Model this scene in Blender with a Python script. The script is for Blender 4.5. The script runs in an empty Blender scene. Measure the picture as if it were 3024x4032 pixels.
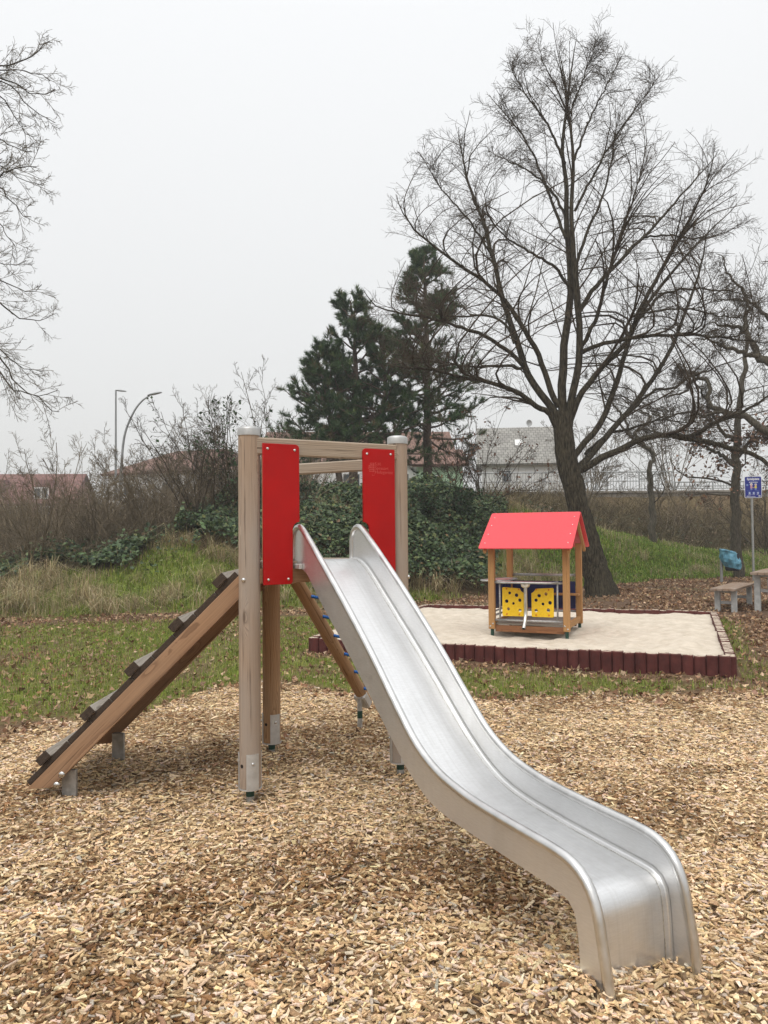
import bpy, bmesh, math, random
import numpy as np
from mathutils import Matrix, Vector, geometry

random.seed(7)
rng = np.random.default_rng(11)
scene = bpy.context.scene
col = scene.collection

# ------------------------------------------------------------------ camera
CAM_H = 1.55
cam_data = bpy.data.cameras.new("camera")
cam = bpy.data.objects.new("camera", cam_data)
col.objects.link(cam)
cam_data.sensor_fit = 'VERTICAL'
cam_data.sensor_height = 36.0
cam_data.lens = 27.05
cam_data.clip_start = 0.05
cam_data.clip_end = 6000
_p = math.atan(49 / 1662.0)
_r = math.radians(0.5)
fw = Vector((0, math.cos(_p), math.sin(_p)))
up0 = Vector((0, -math.sin(_p), math.cos(_p)))
r0 = Vector((1, 0, 0))
rt = r0 * math.cos(_r) - up0 * math.sin(_r)
up = r0 * math.sin(_r) + up0 * math.cos(_r)
cam.matrix_world = Matrix(((rt.x, up.x, -fw.x, 0), (rt.y, up.y, -fw.y, 0), (rt.z, up.z, -fw.z, CAM_H), (0, 0, 0, 1)))
scene.camera = cam

# ------------------------------------------------------------------ sky and sun (overcast)
world = bpy.data.worlds.new("World")
scene.world = world
world.use_nodes = True
nt = world.node_tree
nt.nodes.clear()
wout = nt.nodes.new('ShaderNodeOutputWorld')
sky = nt.nodes.new('ShaderNodeTexSky')
sky.sky_type = 'NISHITA'
sky.sun_disc = False
sky.sun_elevation = math.radians(58)
sky.sun_rotation = math.radians(200)
sky.dust_density = 6
bg_sky = nt.nodes.new('ShaderNodeBackground')
bg_sky.inputs['Strength'].default_value = 0.08
nt.links.new(sky.outputs[0], bg_sky.inputs['Color'])
tcw = nt.nodes.new('ShaderNodeTexCoord')
sep = nt.nodes.new('ShaderNodeSeparateXYZ')
nt.links.new(tcw.outputs['Generated'], sep.inputs[0])
ramp = nt.nodes.new('ShaderNodeValToRGB')
nt.links.new(sep.outputs['Z'], ramp.inputs[0])
e = ramp.color_ramp.elements
e[0].position = 0.0; e[0].color = (0.30, 0.30, 0.292, 1)
e[1].position = 1.0; e[1].color = (0.62, 0.622, 0.626, 1)
k = e.new(0.25); k.color = (0.33, 0.332, 0.331, 1)
k = e.new(0.57); k.color = (0.37, 0.374, 0.377, 1)
bg_oc = nt.nodes.new('ShaderNodeBackground')
bg_oc.inputs['Strength'].default_value = 2.0
nt.links.new(ramp.outputs[0], bg_oc.inputs['Color'])
mixw = nt.nodes.new('ShaderNodeMixShader')
mixw.inputs[0].default_value = 0.92
nt.links.new(bg_sky.outputs[0], mixw.inputs[1])
nt.links.new(bg_oc.outputs[0], mixw.inputs[2])
nt.links.new(mixw.outputs[0], wout.inputs['Surface'])

sun_data = bpy.data.lights.new("sun", 'SUN')
sun_data.energy = 1.0
sun_data.angle = math.radians(35)
sun_data.color = (1.0, 0.97, 0.92)
sun = bpy.data.objects.new("sun", sun_data)
col.objects.link(sun)
_el, _az = math.radians(58), math.radians(200)      # azimuth measured from +Y towards +X
sdir = Vector((math.sin(_az) * math.cos(_el), math.cos(_az) * math.cos(_el), math.sin(_el)))
sun.rotation_euler = sdir.to_track_quat('Z', 'Y').to_euler()
sun.location = (0, -20, 40)

scene.view_settings.view_transform = 'Standard'
scene.view_settings.look = 'None'
scene.view_settings.exposure = 0.5
scene.view_settings.gamma = 1.0
scene.render.engine = 'CYCLES'
scene.cycles.use_denoising = True
scene.cycles.max_bounces = 6
scene.cycles.diffuse_bounces = 3
scene.cycles.glossy_bounces = 3
scene.cycles.transparent_max_bounces = 8
scene.cycles.volume_bounces = 0

# ------------------------------------------------------------------ helpers
W = {}          # world matrix of everything that can be a parent


def register(o, parent=None, M=None):
    M = M if M is not None else Matrix.Identity(4)
    col.objects.link(o)
    if parent is not None:
        o.parent = parent
        o.matrix_local = W[parent.name].inverted() @ M
    else:
        o.matrix_local = M
    W[o.name] = M
    return o


def tag(o, label=None, cat=None, group=None, kind=None):
    if label: o['label'] = label
    if cat: o['category'] = cat
    if group: o['group'] = group
    if kind: o['kind'] = kind
    return o


def thing(name, loc, label, cat, group=None):
    o = bpy.data.objects.new(name, None)
    o.empty_display_size = 0.2
    register(o, None, Matrix.Translation(loc))
    return tag(o, label, cat, group)


def obj(name, me, mat=None, parent=None, M=None):
    if mat is not None and not me.materials:
        for m in (mat if isinstance(mat, (list, tuple)) else [mat]):
            me.materials.append(m)
    return register(bpy.data.objects.new(name, me), parent, M)


def np_mesh(name, V, Fs, colors=None, smooth=False):
    """V (n,3); Fs list of (m,k) index arrays; colors (total faces,3) face colours"""
    me = bpy.data.meshes.new(name)
    V = np.ascontiguousarray(V, dtype=np.float32)
    me.vertices.add(len(V))
    me.vertices.foreach_set('co', V.ravel())
    tot = np.concatenate([np.full(len(f), f.shape[1], dtype=np.int32) for f in Fs])
    idx = np.concatenate([f.ravel() for f in Fs]).astype(np.int32)
    me.loops.add(len(idx))
    me.loops.foreach_set('vertex_index', idx)
    me.polygons.add(len(tot))
    st = np.zeros(len(tot), dtype=np.int32)
    st[1:] = np.cumsum(tot)[:-1]
    me.polygons.foreach_set('loop_start', st)
    me.polygons.foreach_set('loop_total', tot)
    me.polygons.foreach_set('use_smooth', np.full(len(tot), bool(smooth)))
    me.update(calc_edges=True)
    if colors is not None:
        at = me.attributes.new('col', 'FLOAT_COLOR', 'FACE')
        c = np.ones((len(tot), 4), dtype=np.float32)
        c[:, :3] = colors
        at.data.foreach_set('color', c.ravel())
    return me


def bm_mesh(bm, name, smooth=False):
    me = bpy.data.meshes.new(name)
    bm.normal_update()
    bm.to_mesh(me)
    bm.free()
    if smooth:
        me.shade_smooth() if hasattr(me, 'shade_smooth') else [setattr(p, 'use_smooth', True) for p in me.polygons]
    return me


def box_mesh(sx, sy, sz, bev=0.004, seg=1, name='box', ends=None):
    bm = bmesh.new()
    bmesh.ops.create_cube(bm, size=1.0)
    for v in bm.verts:
        v.co = Vector((v.co.x * sx, v.co.y * sy, v.co.z * sz))
    if bev:
        bmesh.ops.bevel(bm, geom=list(bm.edges), offset=bev, segments=seg, affect='EDGES', clamp_overlap=True)
    if ends:                 # material slot 1 on the faces across the local X axis
        bm.normal_update()
        for f in bm.faces:
            if abs(f.normal.x) > 0.4: f.material_index = 1
    return bm_mesh(bm, name)


def frame(p0, p1, upv=(0, 0, 1)):
    """matrix at the middle of p0-p1, local X along it, local Z near upv"""
    p0, p1 = Vector(p0), Vector(p1)
    x = (p1 - p0).normalized()
    upv = Vector(upv)
    y = upv.cross(x)
    if y.length < 1e-4: y = Vector((0, 1, 0)).cross(x)
    y.normalize()
    z = x.cross(y)
    c = (p0 + p1) / 2
    return Matrix(((x.x, y.x, z.x, c.x), (x.y, y.y, z.y, c.y), (x.z, y.z, z.z, c.z), (0, 0, 0, 1))), (p1 - p0).length


def beam(name, p0, p1, wy, hz, mat, parent, bev=0.004, upv=(0, 0, 1), ends=None):
    M, L = frame(p0, p1, upv)
    me = box_mesh(L, wy, hz, bev, name=name, ends=ends)
    return obj(name, me, mat, parent, M)


def lathe_mesh(prof, seg=24, name='lathe', caps=True, smooth=True):
    """prof list of (x along axis, radius); axis = local X"""
    n = len(prof)
    a = np.linspace(0, 2 * np.pi, seg, endpoint=False)
    V = np.zeros((n, seg, 3))
    for i, (x, r) in enumerate(prof):
        V[i, :, 0] = x
        V[i, :, 1] = r * np.cos(a)
        V[i, :, 2] = r * np.sin(a)
    i, j = np.meshgrid(np.arange(n - 1), np.arange(seg), indexing='ij')
    F = np.stack([i * seg + j, (i + 1) * seg + j, (i + 1) * seg + (j + 1) % seg, i * seg + (j + 1) % seg], -1).reshape(-1, 4)
    F = F[:, ::-1]
    Fs = [F]
    if caps:
        Fs.append(np.arange(seg)[None, ::1])
        Fs.append((np.arange(seg)[None, ::-1] + (n - 1) * seg))
        Fs[1] = Fs[1][:, ::-1]
        Fs[2] = Fs[2][:, ::-1]
    me = np_mesh(name, V.reshape(-1, 3), Fs)
    if smooth:
        sm = np.ones(len(me.polygons), dtype=bool)
        if caps: sm[-2:] = False
        me.polygons.foreach_set('use_smooth', sm)
        try:
            me.set_sharp_from_angle(angle=math.radians(40))
        except Exception:
            pass
    return me


def rod(name, p0, p1, r, mat, parent, seg=16, prof=None):
    M, L = frame(p0, p1)
    prof = prof or [(-L / 2, r), (L / 2, r)]
    return obj(name, lathe_mesh(prof, seg, name), mat, parent, M)


def smooth_path(pts, n):
    """Catmull-Rom through pts, n samples evenly along the length"""
    P = np.asarray(pts, float)
    Q = np.vstack([2 * P[0] - P[1], P, 2 * P[-1] - P[-2]])
    out = []
    for i in range(len(P) - 1):
        t = np.linspace(0, 1, 12, endpoint=False)[:, None]
        a, b, c, d = Q[i], Q[i + 1], Q[i + 2], Q[i + 3]
        out.append(0.5 * ((2 * b) + (-a + c) * t + (2 * a - 5 * b + 4 * c - d) * t ** 2 + (-a + 3 * b - 3 * c + d) * t ** 3))
    out = np.vstack(out + [P[-1:]])
    s = np.r_[0, np.cumsum(np.linalg.norm(np.diff(out, axis=0), axis=1))]
    q = np.linspace(0, s[-1], n)
    return np.stack([np.interp(q, s, out[:, k]) for k in range(out.shape[1])], 1)


def tubes(P, R, sides):
    """P (B,N,3), R (B,N) -> verts, quads (+ end caps for one-off tubes)"""
    P = np.asarray(P, float); R = np.asarray(R, float)
    B, N, _ = P.shape
    T = np.gradient(P, axis=1)
    T /= np.linalg.norm(T, axis=2, keepdims=True) + 1e-9
    m = np.abs(P[:, -1] - P[:, 0])
    ref = np.zeros((B, 3))
    ref[np.arange(B), np.argmin(m, axis=1)] = 1.0
    U = np.cross(T, ref[:, None, :]); U /= np.linalg.norm(U, axis=2, keepdims=True) + 1e-9
    Vv = np.cross(T, U)
    a = np.linspace(0, 2 * np.pi, sides, endpoint=False)
    X = P[:, :, None, :] + R[:, :, None, None] * (np.cos(a)[None, None, :, None] * U[:, :, None, :] + np.sin(a)[None, None, :, None] * Vv[:, :, None, :])
    b, i, j = np.meshgrid(np.arange(B), np.arange(N - 1), np.arange(sides), indexing='ij')
    base = b * N * sides
    j2 = (j + 1) % sides
    F = np.stack([base + i * sides + j, base + i * sides + j2, base + (i + 1) * sides + j2, base + (i + 1) * sides + j], -1).reshape(-1, 4)
    return X.reshape(-1, 3), F


def tube_obj(name, pts, r, mat, parent, sides=12, n=None, smooth=True, cap=True):
    P = smooth_path(pts, n) if n else np.asarray(pts, float)
    R = np.full(len(P), r) if np.isscalar(r) else np.interp(np.linspace(0, 1, len(P)), np.linspace(0, 1, len(r)), r)
    V, F = tubes(P[None], R[None], sides)
    Fs = [F]
    if cap:
        Fs += [np.arange(sides)[None, ::-1], (np.arange(sides) + (len(P) - 1) * sides)[None]]
    me = np_mesh(name, V, Fs, smooth=smooth)
    return obj(name, me, mat, parent)


def prism(name, poly, thick, mat, parent, M, bev=0.0, holes=(), res=1):
    """outline (and holes) in local XY extruded along local Z, centred"""
    cu = bpy.data.curves.new(name, 'CURVE')
    cu.dimensions = '2D'
    cu.fill_mode = 'BOTH'
    cu.extrude = thick / 2 - bev
    cu.bevel_depth = bev
    cu.bevel_resolution = res
    if bev: cu.offset = -bev
    for pl in [poly] + list(holes):
        s = cu.splines.new('POLY')
        s.points.add(len(pl) - 1)
        for q, (x, y) in zip(s.points, pl): q.co = (x, y, 0, 1)
        s.use_cyclic_u = True
    t = bpy.data.objects.new('tmp', cu)
    col.objects.link(t)
    dg = bpy.context.evaluated_depsgraph_get()
    me = bpy.data.meshes.new_from_object(t.evaluated_get(dg))
    bpy.data.objects.remove(t)
    bpy.data.curves.remove(cu)
    me.name = name
    me.materials.clear()
    return obj(name, me, mat, parent, M)


def text_mesh(s, size, name, extrude=0.0005, align='CENTER', offset=0.0):
    cu = bpy.data.curves.new(name, 'FONT')
    cu.body = s
    cu.size = size
    cu.align_x = align
    cu.align_y = 'CENTER'
    cu.extrude = extrude
    cu.offset = offset
    cu.resolution_u = 2
    t = bpy.data.objects.new('tmp', cu)
    col.objects.link(t)
    dg = bpy.context.evaluated_depsgraph_get()
    me = bpy.data.meshes.new_from_object(t.evaluated_get(dg))
    bpy.data.objects.remove(t)
    bpy.data.curves.remove(cu)
    me.materials.clear()
    return me


def rrect(w, h, r, n=5, cx=0.0, cy=0.0):
    pts = []
    for sx, sy, a0 in ((1, 1, 0), (-1, 1, 90), (-1, -1, 180), (1, -1, 270)):
        for k in range(n + 1):
            a = math.radians(a0 + 90 * k / n)
            pts.append((cx + sx * (w / 2 - r) + r * math.cos(a), cy + sy * (h / 2 - r) + r * math.sin(a)))
    return pts


def circle(x, y, r, n=14):
    return [(x + r * math.cos(2 * math.pi * k / n), y + r * math.sin(2 * math.pi * k / n)) for k in range(n)]


_tab = np.random.default_rng(5).random((256, 256))


def vnoise(x, y, s=1.0, seed=0):
    x = np.asarray(x, float) / s + seed * 17.3; y = np.asarray(y, float) / s + seed * 9.7
    xi = np.floor(x).astype(int); yi = np.floor(y).astype(int)
    fx = x - xi; fy = y - yi
    fx = fx * fx * (3 - 2 * fx); fy = fy * fy * (3 - 2 * fy)
    g = lambda a, b: _tab[a & 255, b & 255]
    return (g(xi, yi) * (1 - fx) + g(xi + 1, yi) * fx) * (1 - fy) + (g(xi, yi + 1) * (1 - fx) + g(xi + 1, yi + 1) * fx) * fy


def sstep(a, b, x):
    t = np.clip((np.asarray(x, float) - a) / (b - a), 0, 1)
    return t * t * (3 - 2 * t)


def pick(palette, weights, n, jitter=0.12):
    pal = np.array(palette); w = np.array(weights, float); w /= w.sum()
    c = pal[rng.choice(len(pal), n, p=w)]
    return np.clip(c * (1 + rng.normal(0, jitter, (n, 1))) * (1 + rng.normal(0, 0.04, (n, 3))), 0.005, 0.9)


# ------------------------------------------------------------------ materials
def new_mat(name, color=(0.5, 0.5, 0.5), rough=0.6, metal=0.0, spec=0.5):
    m = bpy.data.materials.new(name)
    m.use_nodes = True
    b = m.node_tree.nodes['Principled BSDF']
    b.inputs['Base Color'].default_value = (*color, 1)
    b.inputs['Roughness'].default_value = rough
    b.inputs['Metallic'].default_value = metal
    b.inputs['Specular IOR Level'].default_value = spec
    return m, m.node_tree.nodes, m.node_tree.links, b


def mix_rgb(nd, lk, fac, a, b, blend='MIX'):
    n = nd.new('ShaderNodeMix')
    n.data_type = 'RGBA'
    n.blend_type = blend
    for sock, v in ((n.inputs[0], fac), (n.inputs[6], a), (n.inputs[7], b)):
        if hasattr(v, 'is_output') or hasattr(v, 'links'):
            lk.new(v, sock)
        elif isinstance(v, (int, float)):
            sock.default_value = v
        else:
            sock.default_value = (*v, 1)
    return n.outputs[2]


def noise(nd, lk, vec, scale, detail=4, rough=0.55):
    n = nd.new('ShaderNodeTexNoise')
    n.inputs['Scale'].default_value = scale
    n.inputs['Detail'].default_value = detail
    n.inputs['Roughness'].default_value = rough
    if vec is not None: lk.new(vec, n.inputs['Vector'])
    return n.outputs['Fac']


def cramp(nd, lk, fac, stops):
    n = nd.new('ShaderNodeValToRGB')
    els = n.color_ramp.elements
    while len(els) < len(stops): els.new(0.5)
    for el, (p, c) in zip(els, stops):
        el.position = p
        el.color = (*c, 1) if len(c) == 3 else c
    lk.new(fac, n.inputs[0])
    return n.outputs[0]


def bump(nd, lk, h, b, strength=0.3, dist=0.01):
    n = nd.new('ShaderNodeBump')
    n.inputs['Strength'].default_value = strength
    n.inputs['Distance'].default_value = dist
    lk.new(h, n.inputs['Height'])
    lk.new(n.outputs[0], b.inputs['Normal'])


def coord(nd, lk, scale=(1, 1, 1), rnd=True, kind='Object', rot=(0, 0, 0)):
    tc = nd.new('ShaderNodeTexCoord')
    mp = nd.new('ShaderNodeMapping')
    mp.inputs['Scale'].default_value = scale
    mp.inputs['Rotation'].default_value = rot
    lk.new(tc.outputs[kind], mp.inputs['Vector'])
    if rnd:
        oi = nd.new('ShaderNodeObjectInfo')
        mm = nd.new('ShaderNodeMath'); mm.operation = 'MULTIPLY'; mm.inputs[1].default_value = 13.0
        lk.new(oi.outputs['Random'], mm.inputs[0])
        cb = nd.new('ShaderNodeCombineXYZ')
        lk.new(mm.outputs[0], cb.inputs[0])
        lk.new(mm.outputs[0], mp.inputs['Location']) if False else lk.new(cb.outputs[0], mp.inputs['Location'])
    return mp.outputs[0]


def wood_mat(name, light, dark, grey=(0.4, 0.37, 0.33), grey_amt=0.4, rings=38, off=(0.0, 0.06, 0.035), rough=0.75, wander=0.075):
    """sawn or turned timber, grain along local X"""
    m, nd, lk, b = new_mat(name, light, rough, 0, 0.25)
    v = coord(nd, lk)
    # slow wander of the heart line along the length, with knots pushing the rings aside
    nx = nd.new('ShaderNodeTexNoise'); nx.inputs['Scale'].default_value = 1.0; nx.inputs['Detail'].default_value = 3
    sc = nd.new('ShaderNodeVectorMath'); sc.operation = 'MULTIPLY'; sc.inputs[1].default_value = (1.6, 5, 5)
    lk.new(v, sc.inputs[0]); lk.new(sc.outputs[0], nx.inputs['Vector'])
    sub = nd.new('ShaderNodeVectorMath'); sub.operation = 'SUBTRACT'; sub.inputs[1].default_value = (0.5, 0.5, 0.5)
    lk.new(nx.outputs['Color'], sub.inputs[0])
    scl = nd.new('ShaderNodeVectorMath'); scl.operation = 'MULTIPLY'; scl.inputs[1].default_value = (0, wander, wander)
    lk.new(sub.outputs[0], scl.inputs[0])
    vor = nd.new('ShaderNodeTexVoronoi'); vor.inputs['Scale'].default_value = 1.0
    sv = nd.new('ShaderNodeVectorMath'); sv.operation = 'MULTIPLY'; sv.inputs[1].default_value = (2.1, 9, 9)
    lk.new(v, sv.inputs[0]); lk.new(sv.outputs[0], vor.inputs['Vector'])
    knot = cramp(nd, lk, vor.outputs['Distance'], [(0.05, (1, 1, 1)), (0.30, (0, 0, 0))])
    kpush = nd.new('ShaderNodeVectorMath'); kpush.operation = 'MULTIPLY'; kpush.inputs[1].default_value = (0, 0.03, 0.02)
    lk.new(knot, kpush.inputs[0])
    a1 = nd.new('ShaderNodeVectorMath'); a1.operation = 'ADD'; lk.new(v, a1.inputs[0]); lk.new(scl.outputs[0], a1.inputs[1])
    a2 = nd.new('ShaderNodeVectorMath'); a2.operation = 'ADD'; lk.new(a1.outputs[0], a2.inputs[0]); lk.new(kpush.outputs[0], a2.inputs[1])
    a3 = nd.new('ShaderNodeVectorMath'); a3.operation = 'ADD'; lk.new(a2.outputs[0], a3.inputs[0]); a3.inputs[1].default_value = off
    wv = nd.new('ShaderNodeTexWave'); wv.wave_type = 'RINGS'; wv.rings_direction = 'X'; wv.wave_profile = 'SAW'
    wv.inputs['Scale'].default_value = rings
    wv.inputs['Distortion'].default_value = 0.6
    wv.inputs['Detail'].default_value = 2
    lk.new(a3.outputs[0], wv.inputs['Vector'])
    fib = nd.new('ShaderNodeVectorMath'); fib.operation = 'MULTIPLY'; fib.inputs[1].default_value = (3, 160, 160)
    lk.new(v, fib.inputs[0])
    fn = noise(nd, lk, fib.outputs[0], 1.0, 3)
    c = cramp(nd, lk, wv.outputs['Fac'], [(0.0, light), (0.55, tuple(0.75 * l + 0.25 * d for l, d in zip(light, dark))), (0.95, dark), (1.0, light)])
    ff = cramp(nd, lk, fn, [(0.3, (0.78, 0.78, 0.78)), (0.7, (1.12, 1.12, 1.12))])
    c = mix_rgb(nd, lk, 1.0, c, ff, 'MULTIPLY')
    wn = noise(nd, lk, sc.outputs[0], 0.7, 4)
    gf = cramp(nd, lk, wn, [(0.35, (0, 0, 0)), (0.7, (grey_amt,) * 3)])
    c = mix_rgb(nd, lk, gf, c, grey)
    ck = nd.new('ShaderNodeVectorMath'); ck.operation = 'MULTIPLY'; ck.inputs[1].default_value = (1.5, 55, 55)
    lk.new(v, ck.inputs[0])
    crack = cramp(nd, lk, noise(nd, lk, ck.outputs[0], 1.0, 4, 0.6), [(0.61, (0, 0, 0)), (0.68, (0.7, 0.7, 0.7))])
    c = mix_rgb(nd, lk, crack, c, tuple(0.5 * q for q in dark))
    kf = cramp(nd, lk, vor.outputs['Distance'], [(0.045, (0.75, 0.75, 0.75)), (0.12, (0, 0, 0))])
    c = mix_rgb(nd, lk, kf, c, tuple(0.45 * q for q in dark))
    lk.new(c, b.inputs['Base Color'])
    bump(nd, lk, wv.outputs['Fac'], b, 0.25, 0.002)
    return m


def attr_mat(name, rough=0.7, spec=0.3, trans=0.0, var=0.25, scale=60.0):
    m, nd, lk, b = new_mat(name, (0.5, 0.5, 0.5), rough, 0, spec)
    at = nd.new('ShaderNodeAttribute'); at.attribute_name = 'col'
    g = nd.new('ShaderNodeNewGeometry')
    n = noise(nd, lk, g.outputs['Position'], scale, 2)
    f = cramp(nd, lk, n, [(0.3, (1 - var,) * 3), (0.7, (1 + var,) * 3)])
    c = mix_rgb(nd, lk, 1.0, at.outputs['Color'], f, 'MULTIPLY')
    lk.new(c, b.inputs['Base Color'])
    if trans:
        t = nd.new('ShaderNodeBsdfTranslucent')
        lk.new(c, t.inputs['Color'])
        mx = nd.new('ShaderNodeMixShader'); mx.inputs[0].default_value = trans
        lk.new(b.outputs[0], mx.inputs[1]); lk.new(t.outputs[0], mx.inputs[2])
        lk.new(mx.outputs[0], nd['Material Output'].inputs['Surface'])
    return m


def noisy_mat(name, c1, c2, scale=8.0, rough=0.7, metal=0.0, bmp=0.0, spec=0.4, kind='Object', stretch=(1, 1, 1), lo=0.35, hi=0.65, rough2=None, bdist=0.01):
    m, nd, lk, b = new_mat(name, c1, rough, metal, spec)
    v = coord(nd, lk, stretch, rnd=(kind == 'Object'), kind=kind)
    n = noise(nd, lk, v, scale, 5)
    c = cramp(nd, lk, n, [(lo, c1), (hi, c2)])
    lk.new(c, b.inputs['Base Color'])
    if bmp: bump(nd, lk, n, b, bmp, bdist)
    if rough2 is not None:
        rr = cramp(nd, lk, n, [(0.3, (rough,) * 3), (0.7, (rough2,) * 3)])
        lk.new(rr, b.inputs['Roughness'])
    return m


MT = {}
MT['post'] = wood_mat('post_timber', (0.46, 0.335, 0.235), (0.19, 0.12, 0.078), (0.36, 0.315, 0.275), 0.8, rings=48, off=(0, 0.05, 0.06), wander=0.04)
MT['rail'] = wood_mat('rail_timber', (0.42, 0.33, 0.24), (0.21, 0.15, 0.10), (0.38, 0.335, 0.285), 0.6, rings=26, off=(0, 0.02, 0.075))
MT['stringer'] = wood_mat('stringer_timber', (0.37, 0.215, 0.12), (0.21, 0.11, 0.058), (0.36, 0.26, 0.18), 0.35, rings=34, off=(0, 0.03, 0.40), wander=0.018)
MT['log'] = wood_mat('log_timber', (0.42, 0.245, 0.115), (0.24, 0.12, 0.05), (0.42, 0.33, 0.25), 0.3, off=(0, 0.03, 0.03))
MT['tread'] = wood_mat('tread_timber', (0.36, 0.32, 0.27), (0.22, 0.185, 0.15), (0.42, 0.40, 0.37), 0.6)
MT['endgrain'] = noisy_mat('end_grain', (0.03, 0.02, 0.014), (0.075, 0.052, 0.036), 60, 0.85, stretch=(1, 1, 5))
MT['house_wood'] = wood_mat('playhouse_timber', (0.50, 0.27, 0.10), (0.30, 0.14, 0.05), (0.45, 0.32, 0.2), 0.2)
MT['house_dark'] = wood_mat('playhouse_beam_timber', (0.30, 0.13, 0.055), (0.17, 0.07, 0.03), (0.25, 0.15, 0.09), 0.3)
MT['house_grey'] = wood_mat('playhouse_floor_timber', (0.33, 0.29, 0.24), (0.20, 0.17, 0.14), (0.42, 0.39, 0.35), 0.5)
MT['bench_wood'] = wood_mat('bench_timber', (0.33, 0.225, 0.15), (0.20, 0.125, 0.08), (0.36, 0.31, 0.27), 0.6)


def steel_mat():
    m, nd, lk, b = new_mat('brushed_steel', (0.62, 0.615, 0.60), 0.34, 0.86)
    v = coord(nd, lk, (1, 1, 1), rnd=False)
    n1 = noise(nd, lk, v, 5, 5)
    sv = nd.new('ShaderNodeVectorMath'); sv.operation = 'MULTIPLY'; sv.inputs[1].default_value = (30, 30, 240)
    lk.new(v, sv.inputs[0])
    n2 = noise(nd, lk, sv.outputs[0], 1.0, 3)
    c = cramp(nd, lk, n1, [(0.3, (0.69, 0.695, 0.70)), (0.55, (0.73, 0.735, 0.74)), (0.75, (0.76, 0.765, 0.77))])
    c = mix_rgb(nd, lk, 0.2, c, cramp(nd, lk, n2, [(0.35, (0.5, 0.49, 0.47)), (0.65, (0.76, 0.76, 0.75))]))
    # rubbed streaks and drip marks running down the slope
    ds = []
    for w_, k_ in (((0.875, 0.484, 0), 60.0), ((0.484, -0.875, 0), 2.0)):
        q_ = nd.new('ShaderNodeVectorMath'); q_.operation = 'DOT_PRODUCT'; q_.inputs[1].default_value = tuple(k_ * a_ for a_ in w_)
        lk.new(v, q_.inputs[0]); ds.append(q_.outputs['Value'])
    cx_ = nd.new('ShaderNodeCombineXYZ'); lk.new(ds[0], cx_.inputs[0]); lk.new(ds[1], cx_.inputs[1])
    n3 = noise(nd, lk, cx_.outputs[0], 1.0, 5, 0.65)
    c = mix_rgb(nd, lk, 1.0, c, cramp(nd, lk, n3, [(0.3, (0.91, 0.905, 0.89)), (0.5, (1.0, 1.0, 1.0)), (0.7, (1.04, 1.04, 1.04))]), 'MULTIPLY')
    lk.new(c, b.inputs['Base Color'])
    n4 = noise(nd, lk, v, 26, 6, 0.7)
    rg = mix_rgb(nd, lk, 0.45, cramp(nd, lk, n3, [(0.3, (0.46,) * 3), (0.7, (0.30,) * 3)]), cramp(nd, lk, n4, [(0.35, (0.30,) * 3), (0.7, (0.52,) * 3)]))
    lk.new(rg, b.inputs['Roughness'])
    bump(nd, lk, n2, b, 0.04, 0.002)
    return m


MT['steel'] = steel_mat()
MT['steel_tube'] = noisy_mat('polished_steel_tube', (0.58, 0.575, 0.56), (0.70, 0.695, 0.685), 14, 0.28, 1.0, rough2=0.4)
MT['weld'] = noisy_mat('weld_bead', (0.75, 0.74, 0.70), (0.5, 0.48, 0.45), 150, 0.3, 1.0, bmp=0.4)
MT['galv'] = noisy_mat('galvanised_steel', (0.36, 0.365, 0.36), (0.52, 0.52, 0.51), 35, 0.45, 0.8, rough2=0.6)
MT['zinc'] = noisy_mat('zinc_plate', (0.50, 0.49, 0.47), (0.60, 0.59, 0.57), 25, 0.5, 0.6, rough2=0.62)
MT['cap'] = noisy_mat('cast_aluminium_cap', (0.42, 0.42, 0.41), (0.52, 0.52, 0.51), 12, 0.42, 0.75, rough2=0.5)
MT['bolt'] = noisy_mat('bolt_steel', (0.72, 0.72, 0.70), (0.55, 0.54, 0.52), 60, 0.25, 1.0)
MT['hole'] = new_mat('bolt_hole', (0.02, 0.014, 0.01), 0.9)[0]
MT['green'] = noisy_mat('green_coating', (0.008, 0.04, 0.028), (0.015, 0.06, 0.04), 40, 0.45)
MT['red'] = noisy_mat('red_laminate', (0.37, 0.0015, 0.0015), (0.43, 0.003, 0.003), 5, 0.42, bmp=0.03, bdist=0.002, spec=0.25, rough2=0.62)
MT['logo'] = new_mat('engraved_logo', (0.66, 0.13, 0.11), 0.6)[0]
MT['roof_red'] = noisy_mat('red_roof_laminate', (0.68, 0.022, 0.035), (0.74, 0.03, 0.044), 30, 0.36, spec=0.7)
MT['yellow'] = noisy_mat('yellow_laminate', (0.80, 0.50, 0.010), (0.86, 0.56, 0.02), 30, 0.42)
MT['blue'] = noisy_mat('navy_laminate', (0.010, 0.014, 0.07), (0.014, 0.02, 0.10), 25, 0.42)
MT['rope'] = noisy_mat('blue_rope', (0.008, 0.09, 0.36), (0.015, 0.16, 0.52), 240, 0.6, bmp=0.3)
MT['pinkish'] = noisy_mat('counter_laminate', (0.50, 0.20, 0.18), (0.62, 0.30, 0.27), 12, 0.45)
MT['orange'] = new_mat('orange_cap', (0.62, 0.17, 0.01), 0.4)[0]
MT['sand'] = noisy_mat('dry_sand', (0.66, 0.585, 0.485), (0.55, 0.48, 0.385), 7.0, 0.95, bmp=0.8, spec=0.1, kind='Object', bdist=0.06)


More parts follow.
